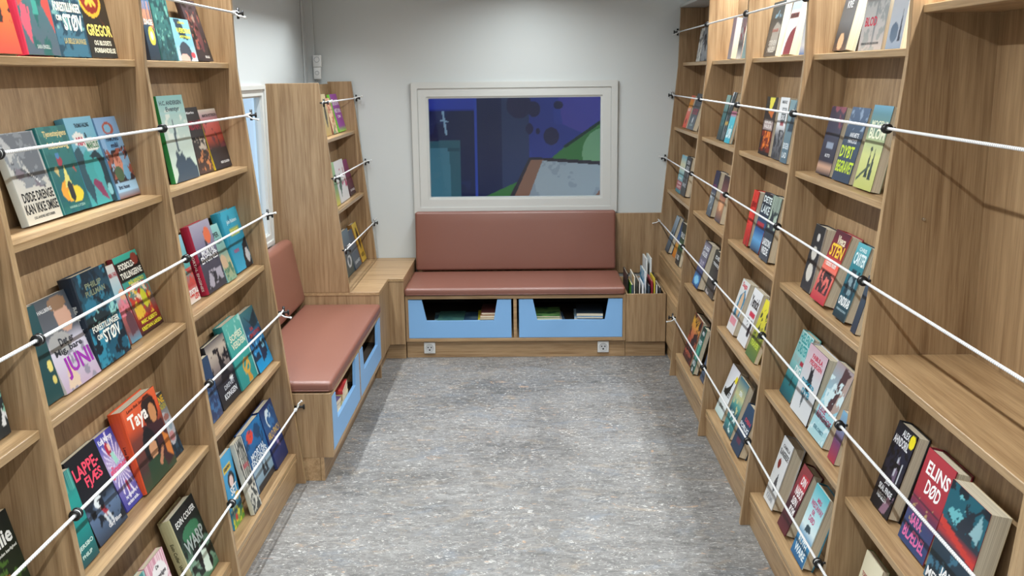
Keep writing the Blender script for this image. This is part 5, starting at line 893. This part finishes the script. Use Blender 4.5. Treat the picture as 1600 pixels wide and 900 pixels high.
for i,(x,y,wd,zt,t,c1,c2,lab) in enumerate(BIN):
    e=empty('picture_book',(x,y,.1185),lab,'book','picture books in the bin')
    ops=[('g',0,c1,1,c1),('n',c2,5,.6,200+i,0,0,1,1)]
    if i==2: ops=[('g',0,'5cb83c',1,'4ca83c'),('n','c8c83c',6,.58,9,0,0,.8,.6),('n','2c7c2c',5,.62,19,0,0,1,1)]
    if i==9: ops=[('g',0,'3c4c5c',1,'5c6c7c'),('ring',.7,.75,.25,.15,.05,'d8dce0')]
    if i==13: ops=[('g',0,'2c2c2e',1,'2c2c2e'),('n','c8c8c8',10,.62,29,0,0,1,1)]
    # printed side faces the bench (-x), spine towards the room
    e.rotation_euler=(0,0,-math.pi/2); e.location=(x,y+wd,.1185)
    book_parts(e,wd,zt-.1185,t,c2,ops,[],(14,20),True,flip=True)

# ------------------------------------------------------------ flat piles in the bench drawers
def flat(x,y,z,rot,w,h,t,c1,c2,lab,ops=None,ex=None,grp='books lying in the bench drawers'):
    e=empty('picture_book',(x,y,z+t),lab,'book',grp)
    e.matrix_world=Matrix.Translation((x,y,z+t))@Matrix.Rotation(rot,4,'Z')@Matrix.Rotation(-math.pi/2,4,'X')@Matrix.Translation((-w/2,0,-h/2))
    book_parts(e,w,h,t,c2,ops or [('g',0,c1,1,c1),('n',c2,4,.55,int(x*1000)%97+300,0,0,1,1)],[],(10,14),False)
Z0=.2305
DR=[ # back bench; x,y,list of (colour,edge,thickness,label)
(-.52,6.00,[('3c5c5c','5c8c84',.012,'green magazine at the bottom of the left pile, left back-bench drawer'),('2c4c5c','7c9c9c',.008,'blue-green magazine in the left pile, left back-bench drawer'),('4c7c74','3c6c6c',.006,'topmost teal magazine, left pile, left back-bench drawer')]),
(-.37,6.02,[('3c5c7c','6c8ca4',.016,'blue magazine lying between two piles, left back-bench drawer')]),
(-.235,6.00,[('d8d8d0','e4e4e0',.014,'white book under the yellow one, left back-bench drawer'),('d8cc3c','d8cc3c',.016,'yellow book in the right pile, left back-bench drawer'),('b8a888','c8b89c',.010,'beige book above the yellow one, left back-bench drawer'),('8c5c34','9c6c44',.016,'brown book in the right pile, left back-bench drawer'),('5c3434','6c3c34',.014,'dark maroon book topmost in the pile, left back-bench drawer')]),
(.13,6.00,[('4c6c8c','8cacc4',.014,'blue magazine lowest in left pile, right back-bench drawer'),('dcd0c0','b8b0a4',.010,'cream magazine in left pile, right back-bench drawer'),('3c7c3c','4c9c4c',.012,'green book in left pile, right back-bench drawer'),('6c9c5c','2c5c3c',.010,'topmost green book, left pile, right back-bench drawer')]),
(.40,6.00,[('7cb45c','98c874',.012,'lime magazine lowest in right pile, right back-bench drawer'),('c83c4c','d8dce4',.008,'red and white magazine in right pile, right back-bench drawer'),('a8c8e0','bcd4e8',.012,'pale blue book in right pile, right back-bench drawer'),('5c94cc','7cb0dc',.010,'mid blue book in right pile, right back-bench drawer'),('24303c','2c3844',.020,'black book titled in pale letters on top of a pile, right drawer')])]
for x,y,pile in DR:
    z=Z0
    for k,(c1,c2,t,lab) in enumerate(pile):
        w_,h_=(.17,.24)
        flat(x+rnd.uniform(-.012,.012),y+rnd.uniform(-.01,.01),z,rnd.uniform(-.08,.08),w_+rnd.uniform(-.01,.03),h_,t,c1,c2,lab); z+=t+.001


# left bench: piles seen through the near drawer
for x,y,pile in ((-1.035,4.20,[('e8dc9c','f0e8b8',.026,'cream yellow book lowest in the pile, near left-bench drawer'),('8c7ca8','a494bc',.030,'lilac book in the pile, near left-bench drawer'),('5c4c74','6c5c84',.022,'violet book in the pile, near left-bench drawer')]),
 (-1.035,4.41,[('e4d08c','ece0a8',.040,'pale yellow book lowest further in, near left-bench drawer'),('b89c6c','c8b07c',.032,'tan book further in, near left-bench drawer'),('a83434','c84444',.018,'red book topmost further in, near left-bench drawer')]),
 (-1.07,5.0,[('5c6c5c','4c5c4c',.02,'grey green book in the far left-bench drawer')])):
    z=Z0
    for c1,c2,t,lab in pile:
        flat(x,y,z,math.pi/2+rnd.uniform(-.08,.08),.185,.22,t,c1,c2,lab,grp='books lying in the left bench drawers'); z+=t+.001
